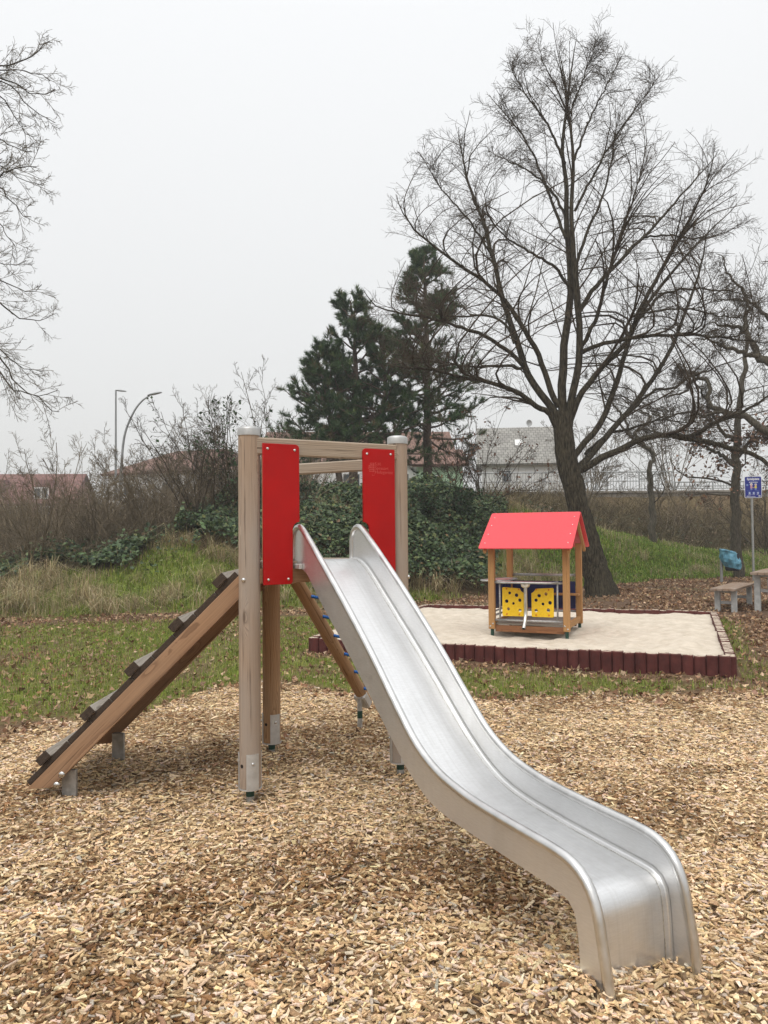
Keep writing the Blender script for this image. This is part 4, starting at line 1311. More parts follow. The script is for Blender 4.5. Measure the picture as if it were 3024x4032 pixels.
# roof: two laminate boards on rafters
rz0, rz1, half, ov = 1.335, 1.835, 0.745, 0.125
for sgn in (0, 1):
    be, br_ = (-0.225, PD / 2) if sgn == 0 else (PD + 0.225, PD / 2)
    x_ = pa; e0 = ph(0, be, rz0); e1 = ph(0, br_, rz1)
    y_ = (e1 - e0).normalized(); L = (e1 - e0).length
    z_ = x_.cross(y_) if sgn == 0 else y_.cross(x_)
    if sgn: x_ = -pa
    cen = ph(PW / 2, (be + br_) / 2, (rz0 + rz1) / 2) + z_ * 0.012
    M = Matrix(((x_.x, y_.x, z_.x, cen.x), (x_.y, y_.y, z_.y, cen.y), (x_.z, y_.z, z_.z, cen.z), (0, 0, 0, 1)))
    rpn = prism('roof_panel', rrect(PW + 2 * ov, L, 0.03), 0.015, MT['roof_red'], house, M, 0.002)
    for sx in (-1, 1):
        for f in (-0.36, -0.12, 0.13, 0.36):
            pp = M @ Vector((sx * (PW / 2 + 0.055), f * L, 0.0078))
            screw(rpn, pp, z_, 0.009)
    for a in (0.0, PW):
        o = pa * (0.06 if a else -0.06)
        beam('rafter', ph(a, be + (0.06 if sgn == 0 else -0.06), rz0 - 0.012) + o - z_ * 0.03, ph(a, br_, rz1 - 0.052) + o, 0.04, 0.06, MT['house_wood'], house, 0.004)
# tubular frames and panels
def hr(name, pts, r=0.017, n=None, mat='galv', parent=None):
    return tube_obj(name, [tuple(ph(*q)) for q in pts], r, MT[mat], parent or house, 10, n)


hr('lower_tube', [(0.04, -0.01, 0.352), (PW - 0.04, -0.01, 0.352)])
hr('upper_tube', [(0.04, -0.01, 0.872), (PW - 0.04, -0.01, 0.872)], 0.015)
hr('lower_tube', [(0.04, PD, 0.40), (PW - 0.04, PD, 0.40)])
hr('upper_tube', [(0.04, PD, 0.93), (PW - 0.04, PD, 0.93)], 0.02)
hr('lower_tube', [(0.0, 0.04, 0.40), (0.0, PD - 0.04, 0.40)], 0.015)
hr('lower_tube', [(0.0, 0.04, 0.46), (0.0, PD - 0.04, 0.46)], 0.012)
for a in (0.115, 0.91):
    hr('upright_tube', [(a, -0.01, 0.352), (a, -0.01, 0.872)], 0.013)
Mh = Matrix(((pa.x, 0, -pb.x, 0), (pa.y, 0, -pb.y, 0), (0, 1, 0, 0), (0, 0, 0, 1)))
for a0, mir, holes in ((0.155, False, ((0.105, 0.318, 0.02), (0.20, 0.29, 0.025), (0.062, 0.205, 0.025), (0.246, 0.222, 0.023), (0.155, 0.175, 0.019), (0.085, 0.10, 0.021), (0.247, 0.082, 0.021))),
                       (0.562, True, ((0.105, 0.292, 0.025), (0.198, 0.315, 0.022), (0.062, 0.228, 0.023), (0.156, 0.178, 0.02), (0.252, 0.197, 0.025), (0.062, 0.088, 0.022), (0.228, 0.097, 0.024)))):
    M = Mh.copy(); M.translation = ph(a0, -0.028, 0.412)
    w_, h_ = 0.302, 0.398
    out = [(0.012, 0), (w_ - 0.012, 0), (w_, 0.012)]
    if not mir: out += [(w_, h_ - 0.075)] + arc(w_ + 0.03, h_ + 0.01, 0.09, 250, 195, 5) + [(0.012, h_), (0, h_ - 0.012), (0, 0.012)]
    else: out += [(w_, h_ - 0.012), (w_ - 0.012, h_)] + arc(-0.03, h_ + 0.01, 0.09, 345, 290, 5) + [(0, h_ - 0.075), (0, 0.012)]
    cp = prism('cheese_panel', out, 0.016, MT['yellow'], house, M, 0.002, holes=[circle(x, y, r) for x, y, r in holes])
    for x, y in ((0.062, 0.375), (0.062, 0.028), (w_ - 0.065, 0.028), (w_ - 0.065, 0.37)):
        if (not mir and (x > 0.2 and y > 0.3)) : x = 0.232
        if mir and x < 0.1 and y > 0.3: x = 0.068
        screw(cp, M @ Vector((x, y, 0.008)), -pb, 0.012, 'orange_cap', 'orange', 0.8)
# navy panels inside: back and left
M = Mh.copy(); M.translation = ph(0.05, PD - 0.03, 0.44)
prism('navy_panel', [(0, 0), (0.93, 0), (0.93, 0.40), (0, 0.40)], 0.015, MT['blue'], house, M, 0.002)
Ms = Matrix(((pb.x, 0, pa.x, 0), (pb.y, 0, pa.y, 0), (0, 1, 0, 0), (0, 0, 0, 1))); Ms.translation = ph(0.02, 0.06, 0.50)
prism('navy_panel', [(0, 0), (0.92, 0), (0.92, 0.36), (0, 0.36)], 0.015, MT['blue'], house, Ms, 0.002,
      holes=[[(x, y), (x + 0.03, y), (x + 0.03, y + 0.05), (x, y + 0.05)] for x in (0.10, 0.28, 0.46, 0.64, 0.80) for y in (0.06, 0.16, 0.26)])
beam('shelf', ph(0.40, PD - 0.10, 0.655), ph(PW + 0.02, PD - 0.10, 0.655), 0.13, 0.028, MT['house_wood'], house, 0.003)
# front counter with funnel and sand pipe
c_out = [(0.10, -0.02), (0.14, -0.20), (0.20, -0.235), (0.80, -0.235), (0.86, -0.20), (0.92, -0.02)]
cz = 0.885
hr('counter_frame', [(a, b, cz) for a, b in c_out], 0.014)
Mc = Matrix(((pa.x, pb.x, 0, 0), (pa.y, pb.y, 0, 0), (0, 0, 1, 0), (0, 0, 0, 1))); Mc.translation = ph(0, 0, cz)
prism('counter_top', [(0.115, -0.02), (0.152, -0.19), (0.205, -0.22), (0.795, -0.22), (0.848, -0.19), (0.905, -0.02)], 0.012, MT['pinkish'], house, Mc, 0.0, holes=[circle(0.50, -0.115, 0.058, 18)])
Mf = frame((0, 0, 0), (0, 0, 1))[0]; Mf.translation = ph(0.50, -0.115, cz - 0.004)
fun = obj('funnel', lathe_mesh([(-0.072, 0.022), (-0.066, 0.04), (-0.05, 0.058), (-0.02, 0.066), (0.006, 0.066), (0.006, 0.058), (-0.03, 0.052), (-0.06, 0.02)], 20, 'funnel', caps=False), MT['steel_tube'], house, Mf)
P = smooth_path([tuple(ph(0.50, -0.115, cz - 0.06)), tuple(ph(0.50, -0.115, 0.62)), tuple(ph(0.50, -0.115, 0.50)), tuple(ph(0.50, -0.135, 0.42)), tuple(ph(0.50, -0.20, 0.33)), tuple(ph(0.50, -0.255, 0.272))], 24)
tube_obj('sand_pipe', P, 0.024, MT['steel_tube'], fun, 14, cap=False)
tube_obj('sand_pipe_bore', P[-4:], 0.0205, MT['hole'], fun, 14, cap=True)
# side counter on the left
hr('counter_frame', [(0.0, 0.02, 0.89), (-0.17, 0.06, 0.89), (-0.19, 0.12, 0.89), (-0.06, 0.60, 0.89), (0.0, 0.66, 0.89), (0.20, 0.62, 0.89), (0.20, 0.10, 0.89), (0.05, 0.02, 0.89)], 0.014)
Mc2 = Mc.copy(); Mc2.translation = ph(0, 0, 0.89)
prism('counter_top', [(0.0, 0.03), (-0.16, 0.07), (-0.175, 0.12), (-0.05, 0.59), (0.0, 0.64), (0.185, 0.60), (0.185, 0.11)], 0.012, MT['pinkish'], house, Mc2, 0.0)

# ------------------------------------------------------------------ bench and table on the right
def bench_like(name, o, x_, L, Wd, top, nslat, slat_t, label, cat, legs, lw, crossz):
    y_ = Vector((-x_.y, x_.x, 0))
    zg = 0.0
    t = thing(name, o + x_ * L / 2, label, cat)
    P = lambda a, b, z: o + x_ * a + y_ * b + UPV * z
    sw = Wd / nslat
    for i in range(nslat):
        b = -Wd / 2 + sw * (i + 0.5)
        beam('slat', P(0, b, top - slat_t / 2), P(L, b, top - slat_t / 2), sw - 0.008, slat_t, MT['bench_wood'], t, 0.004)
    for a in legs:
        for b in (-Wd / 2 + lw / 2 + 0.03, Wd / 2 - lw / 2 - 0.03):
            zg = float(ground_z(P(a, b, 0).x, P(a, b, 0).y))
            beam('leg', P(a, b, zg - 0.08), P(a, b, top - slat_t), 0.09, lw, MT['concrete_leg'], t, 0.006, upv=y_)
        beam('crossbar', P(a, -Wd / 2 + lw + 0.03, crossz), P(a, Wd / 2 - lw - 0.03, crossz), 0.04, 0.06, MT['galv'], t, 0.004)
        beam('slat_bearer', P(a, -Wd / 2 + lw + 0.02, top - slat_t - 0.025), P(a, Wd / 2 - lw - 0.02, top - slat_t - 0.025), 0.05, 0.045, MT['galv'], t, 0.004)
    return t


bx = Vector((0.575, 0.818, 0)).normalized()
bench_like('park_bench', Vector((6.49, 14.82, 0)), bx, 2.15, 0.46, 0.455, 4, 0.045, 'low wooden slat bench on grey legs beside the picnic table', 'bench', (0.28, 1.85), 0.10, 0.17)
bench_like('picnic_table', Vector((7.36, 14.62, 0)), bx, 2.15, 0.80, 0.765, 6, 0.05, 'wooden picnic table on grey legs cut off by the right edge', 'table', (0.28, 1.85), 0.11, 0.40)

# ------------------------------------------------------------------ litter bin with blue bag
bz = float(ground_z(10.36, 23.6))
lb_ = thing('litter_bin', (10.36, 23.6, bz), 'dark litter bin on a grey post with a light blue bag pulled over it', 'litter bin')
rod('bin_post', (10.34, 23.66, bz - 0.2), (10.34, 23.66, 0.80), 0.045, MT['galv'], lb_, 14)
Mb = frame((10.60, 23.5, 0), (10.60, 23.5, 1))[0]; Mb.translation = Vector((10.62, 23.52, 0))
obj('bin_body', lathe_mesh([(0.36, 0.0), (0.36, 0.19), (0.39, 0.205), (0.46, 0.21), (0.88, 0.215)], 20, 'bin_body', caps=False), MT['bin'], lb_, Mb)
bm = bmesh.new()
rings_ = [(0.44, 0.215), (0.45, 0.225), (0.52, 0.245), (0.60, 0.285), (0.70, 0.295), (0.80, 0.27), (0.88, 0.255), (0.935, 0.262), (0.955, 0.24), (0.93, 0.21), (0.86, 0.19)]
sg = 40
R_ = []
for i, (z, r) in enumerate(rings_):
    row = []
    for k in range(sg):
        a = 2 * math.pi * k / sg
        wr = 1 + 0.055 * math.sin(a * 9 + z * 11) + 0.05 * math.sin(a * 5 - z * 19 + 1) + random.uniform(-0.02, 0.02)
        if i < 1 or i > 9: wr = 1
        lean = 0.10 * math.cos(a - 2.8) * (z - 0.42) / 0.5
        zz_ = z + (0.075 * math.cos(a - 2.8) + 0.012 * math.sin(a * 7)) * (i > 3) + (0.05 * math.cos(a - 2.9)) * (i <= 3)
        row.append(bm.verts.new((10.62 + (r * wr + lean) * math.cos(a), 23.52 + (r * wr + lean) * math.sin(a), zz_)))
    R_.append(row)
for i in range(len(R_) - 1):
    for k in range(sg):
        bm.faces.new((R_[i][k], R_[i][(k + 1) % sg], R_[i + 1][(k + 1) % sg], R_[i + 1][k]))
obj('bin_bag', bm_mesh(bm, 'bin_bag', False), MT['bag'], lb_)

# ------------------------------------------------------------------ playground sign
sgx, sgy = 11.60, 24.2
sz = float(ground_z(sgx, sgy))
sign = thing('playground_sign', (sgx, sgy, sz), 'blue Spielplatz sign with white border on a tall grey post', 'sign')
rod('sign_post', (sgx, sgy + 0.04, sz - 0.2), (sgx, sgy + 0.04, 3.22), 0.036, MT['galv'], sign, 16)
Msn = Matrix.Translation((sgx + 0.02, sgy - 0.02, 2.945)) @ Matrix.Rotation(math.radians(-8), 4, 'Z') @ Matrix(((1, 0, 0, 0), (0, 0, -1, 0), (0, 1, 0, 0), (0, 0, 0, 1)))
SW, SH = 0.515, 0.68
prism('sign_border', rrect(SW, SH, 0.04), 0.012, MT['sign_white'], sign, Msn)
face = prism('sign_face', rrect(SW - 0.03, SH - 0.03, 0.032), 0.006, MT['sign_blue'], sign, Msn @ Matrix.Translation((0, 0, 0.0055)))
Fz = Msn @ Matrix.Translation((0, 0, 0.0095))
obj('sign_lettering', text_mesh('Spielplatz', 0.098, 'sign_lettering', 0.0008, 'CENTER', 0.0035), MT['sign_white'], face, Fz @ Matrix.Translation((0.0, 0.255, 0)))


def flat(name, pts, mat, dx=0, dy=0, dz=0.0):
    prism(name, pts, 0.0016, MT[mat], face, Fz @ Matrix.Translation((dx, dy, dz)))


def dashes(y, x0, x1, h, mat='sign_white'):
    x = x0
    while x < x1 - 0.01:
        w = random.uniform(0.018, 0.045)
        flat('small_print', [(x, y - h / 2), (min(x + w, x1), y - h / 2), (min(x + w, x1), y + h / 2), (x, y + h / 2)], mat)
        x += w + 0.010


dashes(0.190, -0.10, 0.11, 0.016, 'sign_pale'); dashes(0.152, -0.12, 0.14, 0.020)
for cx_, body, hair in ((-0.055, 'sign_pink', 'sign_white'), (0.075, 'sign_yellow', 'sign_pale')):
    flat('figure_hair', circle(cx_, 0.085, 0.044, 12), hair)
    flat('figure_head', circle(cx_, 0.072, 0.034, 12), 'sign_skin', dz=0.0018)
    flat('figure_body', [(cx_ - 0.036, -0.035), (cx_ + 0.036, -0.035), (cx_ + 0.026, 0.042), (cx_ - 0.026, 0.042)], body)
    flat('figure_legs', [(cx_ - 0.03, -0.085), (cx_ + 0.03, -0.085), (cx_ + 0.024, -0.036), (cx_ - 0.024, -0.036)], 'sign_pale')
flat('figure_arms', [(-0.03, 0.02), (0.01, -0.018), (0.05, 0.02), (0.05, 0.008), (0.01, -0.032), (-0.03, 0.008)], 'sign_skin', dz=0.0018)
flat('seal', circle(-0.175, 0.068, 0.034, 14), 'sign_pale')
for cx_ in (-0.11, 0.015, 0.14):
    flat('prohibition_ring', circle(cx_, -0.185, 0.040, 16), 'sign_pale')
    flat('pictogram', [(cx_ - 0.018, -0.205), (cx_ + 0.015, -0.205), (cx_ + 0.006, -0.165), (cx_ - 0.006, -0.160)], 'sign_white', dz=0.0018)
    dashes(-0.240, cx_ - 0.04, cx_ + 0.05, 0.010)
dashes(-0.118, -0.18, -0.05, 0.010, 'sign_pale'); dashes(-0.118, 0.05, 0.18, 0.010, 'sign_pale')
dashes(-0.278, -0.20, -0.07, 0.012); dashes(-0.302, -0.20, 0.06, 0.014)
flat('sign_emblem', [(0.155, -0.312), (0.21, -0.312), (0.21, -0.262), (0.155, -0.262)], 'sign_white')
flat('sign_emblem_mark', [(0.168, -0.303), (0.197, -0.303), (0.1825, -0.271)], 'sign_blue', dz=0.0018)

# ------------------------------------------------------------------ traced limbs of the trees (base radius, tip radius, points)
LIME=[
 (0.34,0.24,[(5.3,18.9,-0.0),(5.15,18.9,0.7),(5.0,18.9,1.28),(4.77,18.9,2.19),(4.6,18.9,2.97),(4.48,18.9,3.62),(4.43,18.9,4.54)]),
 (0.16,0.01,[(4.43,18.9,4.54),(4.45,18.92,5.59),(4.57,18.95,6.58),(4.7,18.98,7.59),(4.65,19.02,8.93),(4.63,19.06,10.29),(4.58,19.11,11.25),(4.71,19.15,12.36),(4.87,19.2,13.41),(5.04,19.25,14.26),(5.16,19.3,14.77)]),
 (0.15,0.01,[(4.52,18.9,3.75),(4.66,18.87,4.92),(4.86,18.83,5.89),(4.83,18.77,6.86),(4.74,18.72,8.16),(4.68,18.66,9.44),(4.72,18.59,10.73),(4.62,18.52,11.67),(4.49,18.45,12.62),(4.35,18.38,13.36),(4.15,18.3,13.96)]),
 (0.11,0.015,[(4.33,18.9,4.02),(4.05,18.8,4.53),(3.76,18.65,4.6),(3.41,18.47,4.86),(2.88,18.27,5.05),(2.28,18.06,5.17),(1.7,17.84,5.23),(1.07,17.6,5.34),(0.52,17.36,5.32),(-0.08,17.1,5.48)]),
 (0.14,0.01,[(4.36,18.9,4.28),(4.12,18.93,4.68),(3.77,18.98,5.21),(3.53,19.03,5.69),(3.35,19.09,6.37),(3.17,19.16,6.92),(3.02,19.22,7.54),(2.88,19.3,8.31),(2.7,19.37,9.08),(2.45,19.45,9.94),(2.23,19.53,10.66),(2.05,19.61,11.67),(2.03,19.7,12.69)]),
 (0.11,0.01,[(4.34,18.9,4.67),(4.17,18.85,4.92),(3.87,18.77,5.82),(3.48,18.68,6.52),(3.14,18.58,7.02),(2.81,18.47,7.37),(2.42,18.35,7.66),(1.9,18.23,7.94),(1.26,18.11,8.41),(0.82,17.98,8.68),(0.45,17.84,9.2),(0.17,17.7,9.95)]),
 (0.08,0.01,[(3.52,19.0,5.68),(3.24,18.84,5.91),(2.69,18.62,6.25),(2.21,18.35,6.41),(1.74,18.06,6.47),(1.22,17.74,6.54),(0.59,17.41,6.57),(-0.01,17.05,6.59),(-0.29,16.68,6.72),(-0.57,16.3,7.06)]),
 (0.055,0.01,[(3.46,19.0,5.65),(3.02,19.13,5.75),(2.38,19.31,5.77),(1.67,19.53,5.88),(1.01,19.77,6.08),(0.33,20.03,6.28),(-0.3,20.3,6.57)]),
 (0.05,0.008,[(3.28,19.05,6.29),(3.11,19.22,6.8),(2.75,19.47,7.11),(2.25,19.76,7.17),(1.66,20.08,7.33),(0.91,20.43,7.73),(0.22,20.8,8.5)]),
 (0.045,0.008,[(2.81,19.3,8.58),(2.42,19.28,9.18),(2.02,19.24,9.71),(1.55,19.2,10.24),(1.16,19.15,10.83),(0.83,19.1,11.42)]),
 (0.06,0.008,[(4.61,18.9,7.69),(4.23,18.78,8.12),(3.62,18.6,8.42),(3.01,18.39,8.7),(2.53,18.15,9.12),(2.13,17.9,9.46)]),
 (0.06,0.008,[(4.57,18.9,8.88),(4.44,19.02,9.33),(4.16,19.19,10.35),(3.81,19.39,11.4),(3.45,19.61,12.14),(3.08,19.85,12.77),(2.71,20.1,13.41)]),
 (0.05,0.008,[(4.54,18.9,9.55),(4.3,19.23,10.23),(3.86,19.71,10.94),(3.27,20.28,11.57),(2.8,20.9,12.18)]),
 (0.05,0.008,[(4.62,19.0,10.79),(4.31,18.88,11.41),(3.89,18.72,11.99),(3.4,18.52,12.54),(3.05,18.3,13.19)]),
 (0.035,0.006,[(4.7,19.1,12.19),(4.47,19.22,12.88),(4.18,19.4,13.67),(4.03,19.6,14.57)]),
 (0.085,0.008,[(4.88,18.9,7.03),(5.25,18.97,7.58),(5.75,19.06,8.14),(6.26,19.18,8.64),(6.78,19.31,9.16),(7.31,19.44,9.75),(7.92,19.59,10.43),(8.54,19.74,11.12),(9.11,19.9,11.9)]),
 (0.08,0.008,[(4.88,18.9,6.04),(5.05,18.79,6.41),(5.28,18.63,6.95),(5.46,18.43,7.73),(5.63,18.22,8.42),(5.89,18.0,9.21),(6.04,17.75,9.8),(6.12,17.5,10.42)]),
 (0.06,0.007,[(4.82,18.9,8.22),(5.06,18.92,8.89),(5.42,18.96,9.7),(5.71,19.0,10.52),(5.9,19.05,11.61),(6.03,19.1,12.45)]),
 (0.05,0.007,[(4.81,18.9,9.55),(5.1,18.74,10.13),(5.57,18.5,10.94),(6.01,18.23,11.57),(6.42,17.93,12.09),(6.81,17.6,12.52)]),
 (0.045,0.006,[(4.72,18.7,10.65),(5.03,18.88,11.4),(5.45,19.15,12.35),(5.95,19.46,13.28),(6.49,19.8,14.33)]),
 (0.035,0.006,[(4.65,18.6,11.85),(4.91,18.6,12.51),(5.18,18.6,13.23),(5.45,18.6,13.96)]),
 (0.12,0.01,[(4.52,18.9,4.01),(4.72,18.87,4.66),(5.18,18.83,5.37),(5.69,18.79,5.91),(6.01,18.74,6.25),(6.16,18.68,6.7),(6.44,18.63,7.26),(6.82,18.57,7.95),(7.26,18.5,8.71),(7.64,18.44,9.45),(7.94,18.37,10.2),(8.13,18.3,11.39)]),
 (0.12,0.01,[(4.61,18.9,3.36),(4.86,18.98,3.63),(5.43,19.1,4.3),(5.78,19.23,5.11),(6.07,19.39,5.81),(6.41,19.55,6.73),(6.75,19.72,7.32),(7.52,19.91,8.27),(8.3,20.1,9.11),(9.17,20.3,9.96),(10.0,20.5,10.76)]),
 (0.12,0.01,[(4.7,18.9,3.1),(5.0,19.04,3.31),(5.66,19.24,4.05),(6.35,19.48,4.78),(6.99,19.74,5.54),(7.59,20.02,6.43),(8.07,20.32,7.42),(8.58,20.63,8.51),(8.99,20.96,9.8),(9.34,21.3,10.83)]),
 (0.14,0.02,[(4.6,18.9,2.97),(4.88,18.82,3.09),(5.24,18.7,3.34),(5.71,18.57,3.54),(6.18,18.41,3.78),(6.75,18.25,3.85),(7.19,18.08,3.79),(7.74,17.89,4.1),(8.27,17.7,4.28),(8.8,17.5,4.64),(9.29,17.3,5.02)]),
 (0.1,0.05,[(6.88,18.25,3.83),(7.42,18.03,3.7),(7.89,17.72,3.52),(8.32,17.35,3.3),(8.58,16.94,2.96),(8.69,16.5,2.47)]),
 (0.08,0.01,[(4.88,18.9,5.98),(5.16,18.72,6.1),(5.73,18.47,6.19),(6.27,18.17,6.22),(7.08,17.84,6.14),(7.84,17.48,5.98),(8.62,17.1,5.76),(9.11,16.7,5.71)]),
 (0.06,0.008,[(6.18,18.65,6.69),(6.48,18.75,6.97),(7.0,18.91,7.48),(7.93,19.09,7.62),(9.01,19.29,7.58),(9.98,19.5,7.43)]),
 (0.055,0.01,[(6.25,19.4,4.6),(6.9,19.51,5.15),(7.44,19.66,5.25),(7.92,19.85,5.55),(8.56,20.05,5.8),(9.43,20.27,6.12),(10.32,20.5,6.45)]),
 (0.06,0.01,[(5.02,19.1,3.51),(5.63,19.35,4.0),(6.41,19.71,4.24),(7.25,20.13,4.5),(8.12,20.6,4.49),(8.91,21.1,4.63)]),
 (0.04,0.006,[(6.64,19.3,9.02),(7.24,19.3,9.08),(7.98,19.3,8.98),(8.72,19.3,9.14),(9.4,19.3,9.54)]),
 (0.05,0.008,[(5.8,18.7,6.18),(6.09,18.55,6.79),(6.59,18.34,6.85),(7.25,18.08,6.83),(8.0,17.8,6.56),(8.59,17.5,6.47)]),
]
LEFT=[
 (0.05,.006,[(-7.25,12.5,8.9),(-6.46,12.33,9.21),(-5.96,12.16,9.15),(-5.54,12.0,9.23),(-5.29,11.83,9.27),(-5.01,11.66,9.29)]),
 (0.045,.006,[(-7.25,12.5,8.93),(-6.69,12.53,9.24),(-6.31,12.56,9.33),(-5.94,12.58,9.32),(-5.66,12.61,9.25),(-5.41,12.64,9.1)]),
 (0.05,.006,[(-7.25,12.5,8.9),(-6.63,12.42,9.1),(-6.2,12.33,9.05),(-5.81,12.25,8.84),(-5.46,12.17,8.67),(-5.0,12.08,8.75)]),
 (0.045,.006,[(-7.25,12.5,8.77),(-6.51,12.57,9.09),(-6.22,12.63,9.13),(-5.96,12.7,8.84),(-5.69,12.77,8.64),(-5.32,12.83,8.45)]),
 (0.04,.006,[(-7.25,12.5,8.5),(-6.58,12.58,9.0),(-6.3,12.66,8.85),(-6.14,12.74,8.63),(-6.01,12.82,8.37),(-5.8,12.9,8.29)]),
 (0.04,.006,[(-7.24,12.5,7.98),(-6.48,12.15,7.99),(-5.93,11.8,7.74),(-5.49,11.46,7.44),(-4.98,11.11,7.14)]),
 (0.045,.006,[(-7.24,12.5,7.33),(-6.33,12.11,7.21),(-5.76,11.72,7.21),(-5.37,11.33,7.07),(-4.79,10.94,6.92)]),
 (0.045,.006,[(-7.24,12.5,7.36),(-6.71,12.72,7.79),(-6.49,12.93,7.89),(-6.3,13.15,7.81),(-6.16,13.36,7.79),(-5.89,13.58,7.83)]),
 (0.045,.006,[(-7.24,12.5,7.27),(-6.51,12.35,7.38),(-6.12,12.19,7.16),(-5.86,12.04,6.89),(-5.6,11.88,6.57),(-5.3,11.73,6.52)]),
 (0.035,.006,[(-7.23,12.5,6.71),(-6.54,12.29,6.72),(-6.06,12.07,6.53),(-5.8,11.86,6.23),(-5.51,11.65,5.9)]),
 (0.035,.006,[(-7.23,12.5,5.94),(-6.8,12.9,6.24),(-6.66,13.29,6.36),(-6.55,13.69,6.47),(-6.45,14.09,6.73)]),
 (0.04,.006,[(-7.23,12.5,5.9),(-6.58,12.48,5.92),(-6.25,12.46,5.79),(-5.92,12.44,5.62),(-5.65,12.42,5.58),(-5.42,12.4,5.7)]),
 (0.05,.006,[(-7.22,12.5,5.65),(-6.74,12.68,5.67),(-6.44,12.86,5.52),(-6.3,13.04,5.37),(-6.11,13.22,5.32),(-5.92,13.4,5.37),(-5.69,13.58,5.56)]),
 (0.045,.006,[(-7.22,12.5,4.94),(-6.63,12.48,4.93),(-6.24,12.47,4.63),(-6.04,12.45,4.43),(-5.75,12.44,4.3),(-5.36,12.42,4.2)]),
 (0.055,.006,[(-7.22,12.5,4.74),(-6.68,12.57,4.82),(-6.33,12.65,4.55),(-6.17,12.72,4.24),(-5.95,12.8,3.97),(-5.72,12.87,3.93),(-5.32,12.95,4.11)]),
 (0.04,.006,[(-7.21,12.5,4.62),(-6.54,12.31,4.63),(-6.13,12.13,4.24),(-5.79,11.94,3.89),(-5.28,11.75,3.7),(-5.02,11.57,3.48),(-4.71,11.38,3.36)]),
]
RIGHT=[
 [
  (0.16,0.02,[(10.44,30.0,2.81),(10.45,30.05,3.55),(10.45,30.09,4.15),(10.64,30.14,4.3),(10.57,30.18,4.7),(10.34,30.23,4.91),(9.72,30.28,5.37),(9.29,30.32,5.88),(8.61,30.37,6.2)]),
  (0.07,0.02,[(10.26,30.0,4.89),(9.98,30.18,5.36),(10.15,30.36,5.68),(10.81,30.54,5.55),(11.33,30.73,5.42)]),
  (0.06,0.01,[(9.63,30.0,5.34),(9.51,30.22,6.07),(8.99,30.44,6.71),(8.56,30.66,7.51),(8.17,30.89,7.82)]),
  (0.05,0.01,[(10.03,30.0,5.53),(10.55,30.33,6.17),(10.06,30.66,6.53),(9.57,31.0,7.06),(9.26,31.33,7.33)]),
 ],
 [
  (0.28,0.03,[(11.9,26.0,3.21),(11.96,26.09,3.91),(12.06,26.18,4.56),(12.16,26.27,5.22),(12.26,26.36,5.89),(12.36,26.45,6.56),(12.6,26.54,7.46),(12.71,26.63,8.59),(12.73,26.72,9.5)]),
  (0.08,0.015,[(11.92,26.0,3.77),(11.68,26.42,4.16),(11.22,26.84,4.56),(10.73,27.27,4.97)]),
  (0.07,0.012,[(11.94,26.0,4.63),(11.55,25.8,4.78),(11.17,25.6,5.09),(10.84,25.39,5.57),(10.6,25.19,6.0),(10.24,24.99,6.34),(10.08,24.79,6.55),(9.75,24.59,6.71)]),
  (0.08,0.015,[(11.92,26.0,3.9),(12.35,25.97,4.54),(12.76,25.93,4.74),(13.17,25.9,4.52)]),
 ],
 [
  (0.14,0.02,[(12.59,24.0,4.1),(12.1,24.12,4.68),(11.7,24.24,4.98),(11.52,24.36,5.24),(10.98,24.48,5.34),(10.55,24.6,5.57),(10.49,24.73,5.92),(10.59,24.85,6.39),(10.35,24.97,6.54),(10.07,25.09,6.44),(9.95,25.21,6.18),(9.4,25.33,5.99)]),
  (0.06,0.012,[(11.35,24.0,5.18),(10.59,24.06,5.28),(10.1,24.13,5.21),(9.69,24.19,5.33),(9.15,24.26,5.24),(8.82,24.32,5.13),(8.6,24.38,5.35),(8.51,24.45,5.64)]),
  (0.15,0.02,[(12.65,24.0,6.68),(12.18,24.17,6.89),(11.96,24.34,7.05),(11.97,24.52,7.37),(11.82,24.69,7.83),(11.58,24.86,8.2),(11.16,25.03,8.34),(10.82,25.2,8.43)]),
  (0.08,0.012,[(11.79,24.0,7.09),(11.18,23.71,7.07),(10.47,23.42,7.24),(9.92,23.13,7.36),(9.42,22.84,7.33)]),
  (0.08,0.012,[(11.72,24.0,7.25),(11.4,23.98,7.81),(11.49,23.96,8.68),(11.26,23.94,9.16),(10.83,23.93,9.8),(10.51,23.91,10.27)]),
  (0.04,0.008,[(9.95,24.0,6.35),(9.69,23.75,6.5),(9.28,23.49,6.49),(8.88,23.24,6.55)]),
  (0.08,0.012,[(12.68,24.0,7.88),(12.14,24.03,8.3),(11.7,24.07,8.71),(11.16,24.1,8.89),(10.58,24.13,8.9)]),
 ],
]


